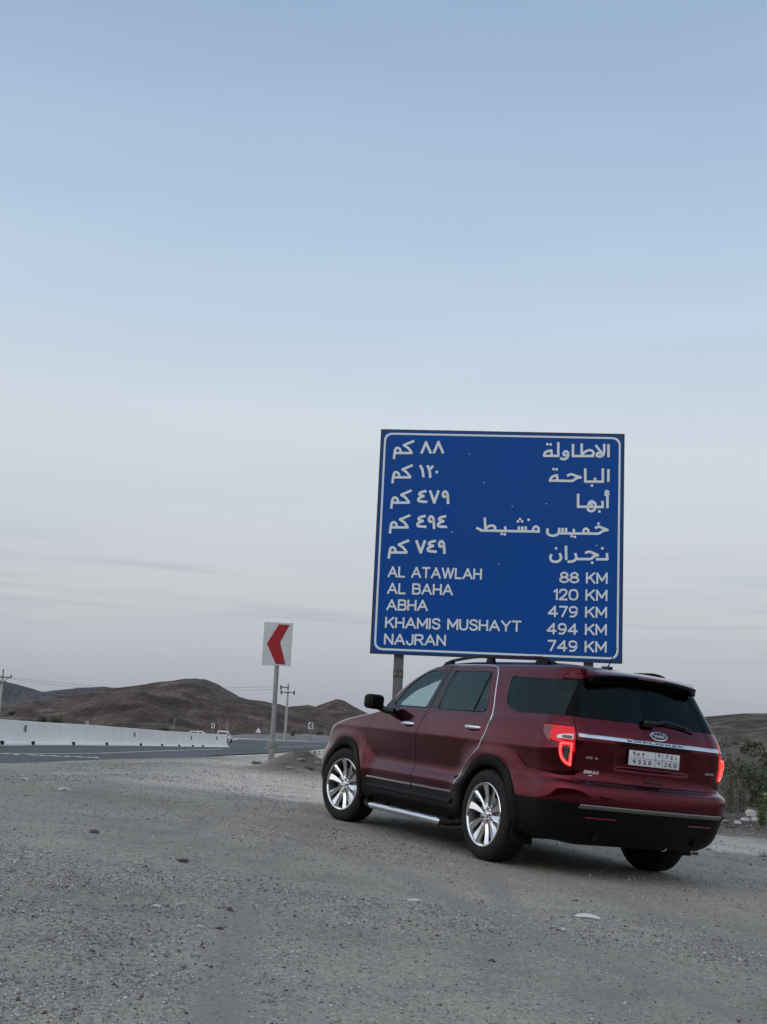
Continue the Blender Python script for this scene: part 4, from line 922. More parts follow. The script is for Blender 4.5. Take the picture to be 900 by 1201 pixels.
# ---- wheels
def wheel(wx, side, steer):
    g_ = empty('wheel'); g_.parent = car; g_.location = (wx, side*.865, RWH); g_.rotation_euler = (0, 0, steer)
    k = side
    prof = [(.262,-.115),(.275,-.120),(.315,-.128),(.350,-.120),(.368,-.104),(.377,-.080),(.380,-.03),(.380,.03),(.377,.080),(.368,.104),(.350,.120),(.318,.129),(.278,.122),(.264,.116),(.255,.10),(.255,-.10)]
    V, Fc = lathe([(r, h*k) for r, h in prof], 72); n = 72; m_ = len(prof); Fc += [((m_-1)*n+i, (m_-1)*n+(i+1) % n, (i+1) % n, i) for i in range(n)]
    ty = pyd('tyre', V, Fc, MT['rubber'], g_, True, 50); fixn(ty)
    # tread blocks, joined (a worn all-season pattern)
    V = []; Fc = []
    for row, (h0, h1) in enumerate([(-.100,-.064), (-.056,-.022), (-.016,.016), (.022,.056), (.064,.100)]):
        for i in range(60):
            a0 = 2*math.pi*(i+.08+.25*(row % 2))/60; a1 = a0+2*math.pi*.80/60; b = len(V)
            for r in (.372, .3845 if abs(h0+h1) < .15 else .379):
                for (a, h_) in ((a0, h0), (a1, h0), (a1, h1), (a0, h1)): V.append((r*math.cos(a), h_*k, r*math.sin(a)))
            Fc += [(b+4, b+5, b+6, b+7), (b, b+1, b+5, b+4), (b+1, b+2, b+6, b+5), (b+2, b+3, b+7, b+6), (b+3, b, b+4, b+7)]
    o = pyd('tread', V, Fc, MT['rubber'], g_); fixn(o); o['kind'] = 'stuff'
    # rim: barrel, bright lip, hub
    V, Fc = lathe([(r, h*k) for r, h in [(.272,.118),(.266,.122),(.259,.120),(.252,.108),(.246,.085),(.236,.04),(.228,-.04),(.236,-.10),(.262,-.116)]], 64)
    rm = pyd('rim', V, Fc, MT['alloy_dark'], g_, True, 40); fixn(rm)
    V, Fc = lathe([(r, h*k) for r, h in [(.2735,.117),(.2665,.1235),(.2585,.1225),(.2530,.112)]], 64); lp_ = pyd('rim_lip', V, Fc, MT['alloy'], rm, True, 40); fixn(lp_)
    V, Fc = lathe([(r, h*k) for r, h in [(.0,.02),(.10,.02),(.225,.0),(.232,-.03)]], 48); o = pyd('brake_shadow_plate', V, Fc, MT['inner'], g_, True)
    V, Fc = lathe([(r, h*k) for r, h in [(.0,.045),(.165,.045),(.168,.038),(.168,.024)]], 40); o = pyd('brake_disc', V, Fc, MT['steel'], g_, True, 30)
    # ten petal spokes in five pairs
    for i in range(10):
        A0 = 2*math.pi*(i+.25+(.10 if i % 2 else -.10))/10; wide = (i % 2 == 0); V = []
        rs_ = np.linspace(.045, .250, 9)
        for r in rs_:
            t = (r-.045)/.205; ac = A0+(.10*math.sin(t*2.4) if wide else -.13*t)
            wd = (.013+.036*t**1.1) if wide else (.010+.026*t)
            hh = .092-.010*math.sin(math.pi*t)+(.020*t); dr_ = .030 if wide else .020
            skew = -.35 if wide else .35
            er = np.array([math.cos(ac), math.sin(ac)]); et = np.array([-er[1], er[0]])
            for (a, h_) in ((-wd, hh-dr_-.018), (-wd, hh-dr_*(.95 if wide else .7)), (skew*wd, hh), (wd*.96, hh-(dr_*.22 if wide else .010)), (wd, hh-dr_-.018)):
                p = er*r+et*a; V.append((p[0], h_*k, p[1]))
        Fc = [(q*5+j, (q+1)*5+j, (q+1)*5+j+1, q*5+j+1) for q in range(8) for j in range(4)]+[tuple(range(5)), tuple(range(40, 45))]
        o = pyd('spoke', V, Fc, MT['alloy'], rm, True, 22); fixn(o)
    V, Fc = lathe([(r, h*k) for r, h in [(.0,.098),(.028,.098),(.034,.094),(.036,.086),(.062,.088),(.070,.080),(.072,.05)]], 32); hb = pyd('hub_cap', V, Fc, MT['alloy'], rm, True, 30); fixn(hb)
    for i in range(5):
        a = 2*math.pi*(i+.5)/5; bm = bmesh.new(); bmesh.ops.create_cone(bm, cap_ends=True, segments=6, radius1=.011, radius2=.009, depth=.012)
        bmesh.ops.rotate(bm, cent=(0,0,0), matrix=Matrix.Rotation(-math.pi/2*k, 3, 'X'), verts=bm.verts); bmesh.ops.translate(bm, vec=(.052*math.cos(a), .091*k, .052*math.sin(a)), verts=bm.verts)
        bmo('lug_nut', bm, MT['alloy_dark'], rm)
wheel(0, 1, 0); wheel(0, -1, 0); wheel(2.86, 1, .20); wheel(2.86, -1, .20)
for o in (_tA, _tB): bpy.data.objects.remove(o)
# mud flaps
for s in (1, -1):
    for wx in WHX: box('mud_flap', (wx-.425, s*.86, .275), (.015, .20, .17), MT['plastic'], car, Matrix.Rotation(.12, 3, 'Y'), .004)

# ================================================================== the big blue direction sign
SL, SR = np.array([-.096, 17.0]), np.array([3.405, 16.6]); SZ0, SZ1 = 2.131, 5.417
sv = SR-SL; SWD = float(np.linalg.norm(sv)); sv /= SWD; snrm = np.array([sv[1], -sv[0]])   # towards the viewer
sign = empty('direction_sign', (float((SL+SR)[0]/2), float((SL+SR)[1]/2), float(gh((SL+SR)[0]/2, (SL+SR)[1]/2))))
tag(sign, 'large blue road sign with white Arabic and Latin place names and distances on two posts', 'road sign')
SM = np.array([[sv[0], 0, snrm[0]], [sv[1], 0, snrm[1]], [0, 1, 0]])
def sp3(a, b, c): q = SL+sv*a+snrm*c; return Vector((q[0], q[1], SZ0+b))-sign.location
def sign_uv(u, v):
    d = ray(u, v); n3 = np.array([snrm[0], snrm[1], 0]); o = np.array([SL[0], SL[1], 0]); t = ((o-CAM)@n3)/(d@n3); p = CAM+d*t
    return float((p[:2]-SL)@sv), float(p[2]-SZ0)
def sbox(name, a0, a1, b0, b1, c0, c1, mt, bev=.0, r=None):
    bm = bmesh.new(); vs = bbox(bm, ((a0+a1)/2, (b0+b1)/2, (c0+c1)/2), (a1-a0, b1-b0, c1-c0), bev=bev)
    for v in bm.verts: v.co = sp3(*v.co)
    return bmo(name, bm, mt, sign, 30 if bev else None)
H_ = SZ1-SZ0
sbox('board', 0, SWD, 0, H_, -.03, 0, MT['sign_navy'])
def plate(name, poly, c, mt, par=sign, hole=None, th=.002):
    """flat sheet lettering or field on the board, with a small thickness"""
    if hole:
        n = len(poly); V = [sp3(*p, c) for p in poly]+[sp3(*p, c) for p in hole]; Fc = [(i, (i+1) % n, n+(i+1) % n, n+i) for i in range(n)]
    else: V = [sp3(*p, c) for p in poly]; Fc = [tuple(range(len(poly)))]
    return pyd(name, V, Fc, mt, par)
rr = lambda i, r: rounded([(i, i), (SWD-i, i), (SWD-i, H_-i), (i, H_-i)], r, 8)
plate('blue_field', rr(.028, .10), .003, MT['sign_blue'])
plate('border', rr(.054, .13), .006, MT['sign_white'], hole=rr(.082, .11))
for b in (.35, 1.2, 2.1, 2.95): sbox('rail', .03, SWD-.03, b-.04, b+.04, -.08, -.03, MT['sign_back'])
POSTS = [sign_uv(466.5, 780)[0], sign_uv(691, 785)[0]]
for k, a in enumerate(POSTS):
    q = SL+sv*a; zg = float(gh(q[0], q[1]))
    sbox('post', a-.065, a+.065, zg-SZ0-.4, H_-.25, -.22, -.085, MT['post'], .006)
    sbox('footing', a-.25, a+.25, zg-SZ0-.35, zg-SZ0+.04, -.42, .10, MT['concrete'], .02)
    # steel strap and bolts under the board
    sbox('clamp', a-.067, a+.067, -.32, -.20, -.2215, -.0835, MT['rock_dark'], .002)
    for da in (-.04, .04): sbox('clamp_bolt', a+da-.012, a+da+.012, -.275, -.25, -.083, -.072, MT['steel'])
def sign_stroke(strokes, w=.0178, c=.0065):
    """one painted word made of round-ended strokes; the points are photograph positions"""
    parts = []
    for st in strokes:
        P = [sign_uv(*q) for q in st]
        if len(P) > 2 and not getattr(st, 'raw', False): P = [tuple(p) for p in catmull(P, 8)]
        parts.append(P)
    V = []; Fc = []
    for j, P in enumerate(parts):
        cc = c+j*.0003; P = np.array(P)
        if len(P) == 2 and np.allclose(P[0], P[1]) or len(P) == 1:
            b = len(V); n = 8; 
            for k in range(n): t = 2*math.pi*(k+.5)/n; V.append(sp3(P[0][0]+w*1.15*math.cos(t), P[0][1]+w*1.15*math.sin(t), cc))
            Fc.append(tuple(range(b, b+n))); continue
        T = np.gradient(P, axis=0); T /= np.linalg.norm(T, axis=1)[:, None]+1e-9; n2 = np.c_[-T[:,1], T[:,0]]; b = len(V)
        P[0] -= T[0]*w*.6; P[-1] += T[-1]*w*.6
        for p, q in zip(P, n2): V += [sp3(*(p+q*w), cc), sp3(*(p-q*w), cc)]
        Fc += [(b+2*i, b+2*i+1, b+2*i+3, b+2*i+2) for i in range(len(P)-1)]
    o = pyd('lettering', V, Fc, MT['sign_white'], sign); return o
A4 = lambda pts: [(560+x/5, 500+y/5) for x, y in pts]          # reading frame of one enlargement of the photograph
A3 = lambda pts: [(430+x*.24133, 495+y*.24146) for x, y in pts]
def seg(*pts):   # straight segments: duplicate nothing, only two-point strokes
    return [[pts[i], pts[i+1]] for i in range(len(pts)-1)]
W1 = seg((769,110),(769,178))+[[(744,108),(743,150),(736,170),(720,178),(700,173),(706,158),(722,160),(738,174)]]+seg((696,114),(738,168)) \
   +seg((612,106),(612,174))+[[(612,172),(630,152),(655,141),(676,146),(681,162),(668,173),(640,175)]]+seg((680,175),(560,175))+seg((561,175),(561,108)) \
   +[[(531,172),(510,170),(506,158),(518,147),(530,154),(533,172),(524,187),(508,194),(490,189)]]+seg((475,98),(475,173))+seg((476,174),(392,174))+[[(392,172),(398,155),(416,146),(432,142)]]+seg((434,142),(436,173))+[[(411,106)],[(430,107)]]
W2 = seg((769,256),(768,322))+seg((736,252),(736,325))+seg((737,325),(634,325))+seg((633,325),(633,252))+[[(672,348)]]+seg((690,325),(690,306)) \
   +[[(530,290),(550,282),(574,290),(606,300)],[(606,300),(580,306),(558,320),(530,321)]]+seg((540,321),(424,319))+[[(426,318),(434,302),(450,292),(466,288)]]+seg((467,288),(470,320))+[[(447,252)],[(465,253)]]
W3 = seg((763,410),(763,476))+[[(768,384),(757,380),(753,389),(760,394),(768,393)],[(770,398),(750,402)]]+seg((734,442),(735,474))+seg((735,474),(592,472))+seg((591,473),(591,400)) \
   +[[(650,472),(656,450),(672,440),(690,452),(694,472),(684,492),(664,498),(648,488),(652,474)]]+seg((672,442),(670,472))+[[(716,500)]]
W4 = [[(694,596),(712,589),(734,597),(764,608)],[(764,608),(738,613),(714,628),(690,630)]]+[[(711,571)]]+seg((700,630),(478,628))+[[(652,630),(650,610),(636,600),(624,610),(624,628)]]+seg((566,628),(566,606))+[[(553,645)],[(572,649)]] \
   +seg((520,628),(520,600))+seg((500,628),(500,602))+seg((480,628),(480,600))+[[(480,612),(474,630),(455,641),(428,640),(411,626),(412,604)]] \
   +[[(330,616),(328,600),(343,588),(358,597),(360,614)]]+seg((362,618),(20,612))+seg((284,614),(284,592))+seg((264,614),(264,592))+seg((244,614),(244,592))+[[(250,545)],[(238,559)],[(263,559)]]+[[(301,549)]]+seg((164,612),(164,592))+[[(143,632)],[(161,634)]] \
   +[[(44,610),(62,590),(86,583),(104,592),(102,608),(84,613)]]+seg((44,540),(48,611))+seg((30,612),(-2,598))
W5 = seg((760,748),(762,780))+seg((762,780),(700,780))+[[(733,716)]]+[[(636,742),(656,736),(680,744),(707,756)],[(707,756),(686,762),(664,778),(636,779)]]+seg((650,779),(578,779))+[[(674,800)]]+[[(575,748),(580,772),(566,790),(534,795)]]+seg((520,705),(521,780)) \
   +[[(484,748),(491,768),(484,786),(462,795),(438,790),(428,772),(434,754)]]+[[(462,716)]]
for W in (W1, W2, W3, W4, W5): sign_stroke([A4(s_) for s_ in W])
KM = [[(229,93),(205,103),(182,113)],[(182,113),(202,126),(220,149)],[(220,151),(136,151)],[(168,150),(162,131),(148,126),(139,138),(140,150)],[(140,140),(136,156),(134,177)]]
d8 = lambda x, y: [[(x,y+52),(x+23,y)],[(x+21,y),(x+44,y+52)]]
d1 = lambda x, y: [[(x,y),(x+9,y+20),(x+14,y+52)]]
d2 = lambda x, y: [[(x,y),(x+9,y+24),(x+12,y+54)],[(x+3,y+6),(x+10,y+14),(x+24,y+2)]]
d4 = lambda x, y: [[(x+38,y),(x+14,y+6),(x+8,y+16),(x+28,y+24)],[(x+28,y+24),(x+6,y+34),(x+6,y+48),(x+42,y+52)]]
d7 = lambda x, y: [[(x,y),(x+20,y+56)],[(x+20,y+56),(x+40,y)]]
d9 = lambda x, y: [[(x+24,y+22),(x+6,y+26),(x+2,y+12),(x+12,y),(x+23,y+10),(x+25,y+26),(x+27,y+58)]]
ROWS = [((0,0), d8(268,98)+d8(328,97)), ((-7,118), d1(263,213)+d2(298,214)+[[(342,243)]]), ((-13,241), d4(250,336)+d7(310,336)+d9(370,337)),
        ((-19,361), d4(246,457)+d9(302,458)+d4(346,458)), ((-25,483), d7(244,578)+d4(296,578)+d9(352,579))]
for (dx, dy), dg in ROWS:
    sign_stroke([A3([(x+dx, y+dy) for x, y in s_]) for s_ in KM], .0178)
    sign_stroke([A3(s_) for s_ in dg], .0188)
# Latin letters: monoline highway capitals, x across 0..w, y 0..1
GL = {'A':(.95,[[(0,0),(.475,1)],[(.475,1),(.95,0)],[(.17,.33),(.78,.33)]]),'L':(.62,[[(0,1),(0,0)],[(0,0),(.62,0)]]),'T':(.78,[[(.39,0),(.39,1)],[(0,1),(.78,1)]]),
 'W':(1.25,[[(0,1),(.32,0)],[(.32,0),(.625,1)],[(.625,1),(.93,0)],[(.93,0),(1.25,1)]]),'H':(.78,[[(0,0),(0,1)],[(.78,0),(.78,1)],[(0,.5),(.78,.5)]]),
 'B':(.74,[[(0,0),(0,1)],[(0,1),(.42,1),(.66,.93),(.69,.75),(.62,.57),(.40,.53),(0,.53)],[(0,.53),(.45,.53),(.72,.44),(.75,.25),(.68,.06),(.42,0),(0,0)]]),
 'K':(.78,[[(0,0),(0,1)],[(.75,1),(.04,.38)],[(.30,.60),(.78,0)]]),'M':(.95,[[(0,0),(0,1)],[(0,1),(.475,.25)],[(.475,.25),(.95,1)],[(.95,1),(.95,0)]]),'I':(.05,[[(.02,0),(.02,1)]]),
 'S':(.72,[[(.70,.80),(.56,.98),(.26,1.0),(.06,.88),(.05,.68),(.22,.56),(.50,.48),(.69,.36),(.69,.14),(.50,0),(.20,0),(.02,.18)]]),
 'U':(.76,[[(0,1),(0,.55),(.02,.25),(.14,.04),(.38,-.01),(.62,.04),(.74,.25),(.76,.55),(.76,1)]]),'Y':(.86,[[(0,1),(.43,.46)],[(.86,1),(.43,.46)],[(.43,.46),(.43,0)]]),
 'N':(.78,[[(0,0),(0,1)],[(0,1),(.78,0)],[(.78,0),(.78,1)]]),'J':(.58,[[(.58,1),(.58,.5),(.56,.15),(.40,0),(.18,.0),(.03,.16),(0,.30)]]),
 'R':(.78,[[(0,0),(0,1)],[(0,1),(.45,1),(.70,.93),(.74,.74),(.66,.55),(.42,.49),(0,.49)],[(.42,.49),(.78,0)]]),
 '8':(.76,[[(.38,.54),(.10,.64),(.07,.84),(.38,1.0),(.69,.84),(.66,.64),(.38,.54)],[(.38,.54),(.04,.40),(.0,.16),(.38,0),(.76,.16),(.72,.40),(.38,.54)]]),
 '1':(.30,[[(.30,0),(.30,1)],[(.30,1),(.05,.80)]]),'2':(.72,[[(.03,.74),(.12,.95),(.38,1.02),(.64,.93),(.68,.70),(.52,.46),(.02,.0)],[(.02,0),(.72,0)]]),
 '0':(.80,[[(.40,0),(.12,.08),(.02,.32),(.0,.5),(.02,.68),(.12,.92),(.40,1),(.68,.92),(.78,.68),(.80,.5),(.78,.32),(.68,.08),(.40,0)]]),
 '4':(.84,[[(.62,0),(.62,1)],[(.62,1),(0,.28)],[(0,.28),(.84,.28)]]),'7':(.70,[[(0,1),(.70,1)],[(.70,1),(.25,0)]]),
 '9':(.74,[[(.10,.02),(.42,.02),(.66,.26),(.73,.62),(.66,.90),(.38,1.01),(.10,.92),(.02,.70),(.12,.48),(.38,.40),(.64,.52),(.73,.70)]])}
def latin(txt, u0, u1, vb, vt, w=.0130):
    """txt between photograph columns u0..u1, baseline vb and cap line vt (given at both ends)"""
    a0, b0 = sign_uv(u0, vb[0]); a1, b1 = sign_uv(u1, vb[1]); hcap = sign_uv(u0, vt)[1]-b0; gap, sp_ = .27, .62
    tot = 0; pos = []
    for ch in txt:
        if ch == ' ': tot += sp_; continue
        pos.append((ch, tot)); tot += GL[ch][0]+gap
    tot -= gap; k = (a1-a0)/tot; V = []; Fc = []; nst = 0
    last = None
    for ch, x0 in pos:
        if last is not None and x0-last > .7+GL[prev][0]: pyd('lettering', V, Fc, MT['sign_white'], sign); V = []; Fc = []
        last = x0; prev = ch
        for st in GL[ch][1]:
            P = np.array(catmull(st, 3) if len(st) > 2 else st, float); P = np.c_[a0+(x0+P[:,0])*k, b0+(b1-b0)*(x0+P[:,0])/tot+P[:,1]*hcap]
            T = np.gradient(P, axis=0); T /= np.linalg.norm(T, axis=1)[:, None]+1e-9; n2 = np.c_[-T[:,1], T[:,0]]; b = len(V); cc = .0065+(nst % 7)*.0003; nst += 1
            P[0] -= T[0]*w*.75; P[-1] += T[-1]*w*.75
            for p, q in zip(P, n2): V += [sp3(*(p+q*w), cc), sp3(*(p-q*w), cc)]
            Fc += [(b+2*i, b+2*i+1, b+2*i+3, b+2*i+2) for i in range(len(P)-1)]
    pyd('lettering', V, Fc, MT['sign_white'], sign)
Lz = lambda x, y: (430+x*.24133, 495+y*.24146); Rz_ = lambda x, y: (585+x*.24133, 495+y*.24146)
for txt, x0, x1, y0, y1 in (('AL ATAWLAH',107,556,750,762),('AL BAHA',104,416,831,838),('ABHA',100,294,911,914),('KHAMIS MUSHAYT',94,748,996,1016),('NAJRAN',89,381,1077,1084)):
    (u0, v0), (u1, v1) = Lz(x0, y0), Lz(x1, y1); latin(txt, u0, u1, (v0, v1), Lz(x0, y0-46)[1])
for txt, x0, x1, y0, y1 in (('88 KM',300,525,778,783),('120 KM',268,524,861,866),('479 KM',243,522,943,949),('494 KM',237,521,1027,1033),('749 KM',241,520,1109,1117)):
    (u0, v0), (u1, v1) = Rz_(x0, y0), Rz_(x1, y1); latin(txt, u0, u1, (v0, v1), Rz_(x0, y0-47)[1])

for u, v in ((551,533),(568,566),(601,594),(641,591),(530,624),(585,662),(668,676),(700,640)):
    a, b = sign_uv(u, v); V = [sp3(a+.012*math.cos(t)*(1+.3*math.sin(3*t)), b+.010*math.sin(t), .0075) for t in np.linspace(0, 6.28, 8)[:-1]]; pyd('paint_chip', V, [tuple(range(7))], MT['sign_back'], sign)
# ================================================================== chevron boards
def chevron(label, ub, vb, quad, Y, post=.045, near=False, group=None):
    """quad: photograph corners of the board (tl, tr, br, bl)"""
    tl, tr, br, bl = [at(*q, Y) for q in quad]; w = (tr[0]-tl[0]+br[0]-bl[0])/2; hgt = (tl[2]-bl[2]+tr[2]-br[2])/2; xc = (bl[0]+br[0])/2; zb = (bl[2]+br[2])/2
    zg = float(gh(xc, Y)); r = empty('chevron_sign', (xc, Y, zg)); tag(r, label, 'road sign', group)
    def loc(a, b, c): return (a*w/2+0, -c, zb-zg+b*hgt)
    bm = bmesh.new(); bbox(bm, (0, -.0, zb-zg+hgt/2), (w, .02, hgt), bev=.004 if near else 0); bmo('board', bm, MT['board_white'], r)
    shp = [(.02,.955),(.77,.955),(.18,.545),(.64,.035),(-.03,.035),(-.73,.50)] if near else [(.05,.9),(.85,.9),(.15,.5),(.85,.1),(.05,.1),(-.7,.5)]
    V = [loc(a, b, .013) for a, b in shp]+[loc(a, b, .0105) for a, b in shp]; n = 6
    o = pyd('red_chevron', V, [tuple(range(n)), tuple(range(n, 2*n))]+[(i, (i+1) % n, n+(i+1) % n, n+i) for i in range(n)], MT['board_red'] if near else MT['ink'], r); fixn(o)
    tube('post', [(0.02, .05, -.4), (0.01, .05, zb-zg+hgt*.85)], post, MT['steel'] if near else MT['steel'], r, 12)
    if near:
        for b in (.25, .75): bm = bmesh.new(); bbox(bm, (.01, .035, zb-zg+hgt*b), (.22, .012, .04), bev=.003); bmo('bracket', bm, MT['steel'], r)
        # broken concrete footing collar and old bolted clamp at the foot
        bm = bmesh.new(); bmesh.ops.create_icosphere(bm, subdivisions=2, radius=.1)
        for v in bm.verts: v.co *= 1+.5*vnoise(v.co.x*25+3, v.co.y*25+v.co.z*17)
        bmesh.ops.scale(bm, vec=(.95, .9, 1.3), verts=bm.verts); bmesh.ops.translate(bm, vec=(.02, .04, .36), verts=bm.verts); bmo('rubble_collar', bm, MT['rock'], r)
        bm = bmesh.new(); bbox(bm, (.02, .04, .10), (.12, .12, .40), bev=.03); bmo('footing', bm, MT['rock'], r, 40)
        for z in (.30, .42): tube('clamp', [(.02+.058*math.cos(t), .05+.058*math.sin(t), z) for t in np.linspace(0, 2*math.pi, 13)[:-1]], .012, MT['rock_dark'], r, 6, True)
    return r
chevron('red chevron board on a tall grey post between road and SUV', 316, 897, [(311.5,729),(345,731.3),(341,782),(307,779.3)], 24.5, .048, True)
chevron('small far chevron board on a post, right of the concrete pole near the SUV bonnet', 0, 0, [(361.8,847),(367.5,847),(367.3,855),(361.6,855)], 150, .03)
chevron('small far chevron board above the white vehicles at the end of the barrier', 0, 0, [(248.3,848.3),(252.2,848.3),(252,854),(248,854)], 180, .03)
chevron('small far chevron board showing over the middle of the white concrete barrier', 0, 0, [(101,845.8),(104,845.8),(103.8,850.6),(100.8,850.6)], 120, .03)
# triangular warning sign
p0 = at(303, 860, 190); r = empty('warning_sign', (p0[0], 190, float(gh(p0[0], 190)))); tag(r, 'small white triangular warning sign far off beside the road', 'road sign')
zt_ = at(303, 853, 190)[2]-r.location.z; zb_ = at(303, 859.2, 190)[2]-r.location.z
V = [(-.45, -.01, zb_), (.45, -.01, zb_), (0, -.01, zt_), (-.45, .02, zb_), (.45, .02, zb_), (0, .02, zt_)]
pyd('board', V, [(0,1,2), (5,4,3), (0,3,4,1), (1,4,5,2), (2,5,3,0)], MT['plate'], r); tube('post', [(0, .05, -.5), (0, .05, zb_+.2)], .05, MT['steel'], r, 6)

# ================================================================== concrete barrier
BP = [(-75,873.2,33),(-30,873,37.5),(0,873,41),(45,873.3,45.5),(90,873.6,50),(120,874,53),(165,874.7,61),(200,875.5,68),(235,876.3,74),(270,877,80)]
bu = np.linspace(-75, 270, 70); bpts = []
for u in bu:
    yy = np.interp(u, [b[0] for b in BP], [b[2] for b in BP]); p = at(u, np.interp(u, [b[0] for b in BP], [b[1] for b in BP]), yy); bpts.append(p)
bpts = np.array(bpts)
br_ = empty('concrete_barrier', tuple(bpts[35])); tag(br_, 'long white concrete barrier along the far edge of the road', 'barrier')
def bar_at(u): return np.array([np.interp(u, bu, bpts[:, k]) for k in range(3)])
def bar_frame(u):
    p = bar_at(u); q = bar_at(u+3)-bar_at(u-3); q[2] = 0; q /= np.linalg.norm(q); n = np.array([q[1], -q[0], 0]); return p, q, n    # n faces the camera side
PROF = [(.0,-.06),(.0,.0),(.03,.055),(.14,.085),(.235,.30),(.265,.82),(.28,.835),(.40,.835),(.415,.82),(.44,.30),(.53,.085),(.64,.055),(.67,-.06)]
# cast in place sections with a shallow joint between them, each its own piece
jo = list(range(0, 70, 3))
for a, b in zip(jo[:-1], jo[1:]):
    V = []; ks = range(a, b+1)
    for k in ks:
        p, q, n = bar_frame(bu[k]); sh = .0035*(1 if k == a else (-1 if k == b else 0))
        for d_, z in PROF: V.append(tuple(p-n*(d_+.0)+q*sh+np.array([0, 0, z])-np.array(br_.location)))
    m_ = len(PROF); o = pyd('barrier_section', V, [(i*m_+k, (i+1)*m_+k, (i+1)*m_+k+1, i*m_+k+1) for i in range(len(ks)-1) for k in range(m_-1)]+[tuple(range(m_)), tuple(range((len(ks)-1)*m_, len(ks)*m_))], MT['concrete'], br_, True, 25); fixn(o)
for u, wpx in [(2,5), (38.5,3.4), (86,3.0), (125,2.8), (165,2.4), (190,2), (210,1.8), (226,1.6), (238,1.4)]:
    p, q, n = bar_frame(u); w_ = .115+.0*wpx; q2 = math.atan2(q[1], q[0])
    bm = bmesh.new(); bbox(bm, (0, 0, .055), (wpx*np.linalg.norm(p)/F*1.05, .10, .13), Matrix.Rotation(q2, 3, 'Z')); bmesh.ops.translate(bm, vec=Vector(p+n*.012)-br_.location, verts=bm.verts); bmo('drain_hole', bm, MT['inner'], br_)
p, q, n = bar_frame(200)
for k, (u, v0, v1) in enumerate([(35,851,858), (162,859,864), (228,863,867), (257.5,864,867.5)]):
    p, q, n = bar_frame(u); t_ = p-n*.23; zc = at(u, (v0+v1)/2, float(t_[1]))[2]; zh = (v1-v0)*np.linalg.norm(p)/F
    d_ = box('reflector_post', (0,0,0), (.10, .03, zh), MT['rock_dark'], None, Matrix.Rotation(math.atan2(q[1], q[0]), 3, 'Z')); d_.location = tuple(p-n*.20+np.array([0,0,zc-p[2]]))
    tag(d_, ['dark reflector marker on the barrier nearest the left edge of the photo', 'dark reflector marker on the middle of the barrier', 'dark reflector marker on the barrier in front of the first white vehicle', 'dark reflector marker on the barrier by its right end'][k], 'reflector', 'reflector markers on the barrier')

# ================================================================== power poles and wires
def power_pole(label, ub, vb, ut, vt, Y, big):
    top = at(ut, vt, Y); zg = float(gh(top[0], Y)); zg = min(zg, at(ub, vb, Y)[2]-.2); r = empty('power_pole', (top[0], Y, zg)); tag(r, label, 'power pole', 'power poles along the hills'); hh = top[2]-zg
    tube('pole', [(0,0,-.3), (0,0,hh*.5), (0,0,hh)], [.20,.17,.12], MT['wood_pole'], r, 10)
    for (z, x0, x1) in ((hh-.95, -.95, .95), (hh-.30, -1.05, .1)) if not big else ((hh-.75, -1.15, 1.15),):
        bm = bmesh.new(); bbox(bm, ((x0+x1)/2, -.14, z), (x1-x0, .12, .12)); ca = bmo('crossarm', bm, MT['insul'], r)
        for x in (x0+.06, x1-.06) if x1 > .5 else (x0+.08,):
            V, Fc = lathe([(.0,-.02),(.09,-.02),(.13,.06),(.07,.10),(.12,.18),(.05,.24),(.0,.26)], 10, 'z'); o = pyd('insulator', [(a+x, b-.14, c+z+.05) for a, b, c in V], Fc, MT['insul'], ca, True)
            if not big: V, Fc = lathe([(.0,.02),(.10,.0),(.12,-.12),(.06,-.20),(.09,-.26),(.0,-.28)], 10, 'z'); o = pyd('insulator', [(a+x, b-.14, c+z-.05) for a, b, c in V], Fc, MT['insul'], ca, True)
    if big:
        for s_ in (-1, 1): tube('brace', [(0, -.12, hh-1.55), (s_*.8, -.12, hh-.80)], .05, MT['insul'], r, 6)
    V, Fc = lathe([(.0,0),(.09,0),(.10,.10),(.05,.22),(.0,.25)], 10, 'z'); pyd('insulator', [(a, b, c+hh) for a, b, c in V], Fc, MT['insul'], r, True)
    return Vector((top[0], Y, zg+hh))
pa = power_pole('power pole at the left edge with a braced crossarm', 1.5, 845, 4, 787, 150, True)
pb = power_pole('pale concrete power pole between the chevron post and the SUV', 336, 861, 338.3, 804, 165, False)
def wire(label, pts_uv, Ys):
    P = [at(u, v, Y) for (u, v), Y in zip(pts_uv, Ys)]; o = tube('power_line', catmull([tuple(p) for p in P], 8), .013, MT['wire'], None, 5); tag(o, label, 'power line', 'power lines between the poles')
wire('upper of the thin wires sagging from the left pole to the concrete pole', [(-60,786),(9,794),(60,800),(150,807),(250,807),(337,805)], [145,149,151,154,160,165])
wire('lower of the thin wires sagging from the left pole to the concrete pole', [(-60,788),(12,796),(60,803),(150,811),(250,810.5),(333,808)], [145,149,151,154,160,164.8])

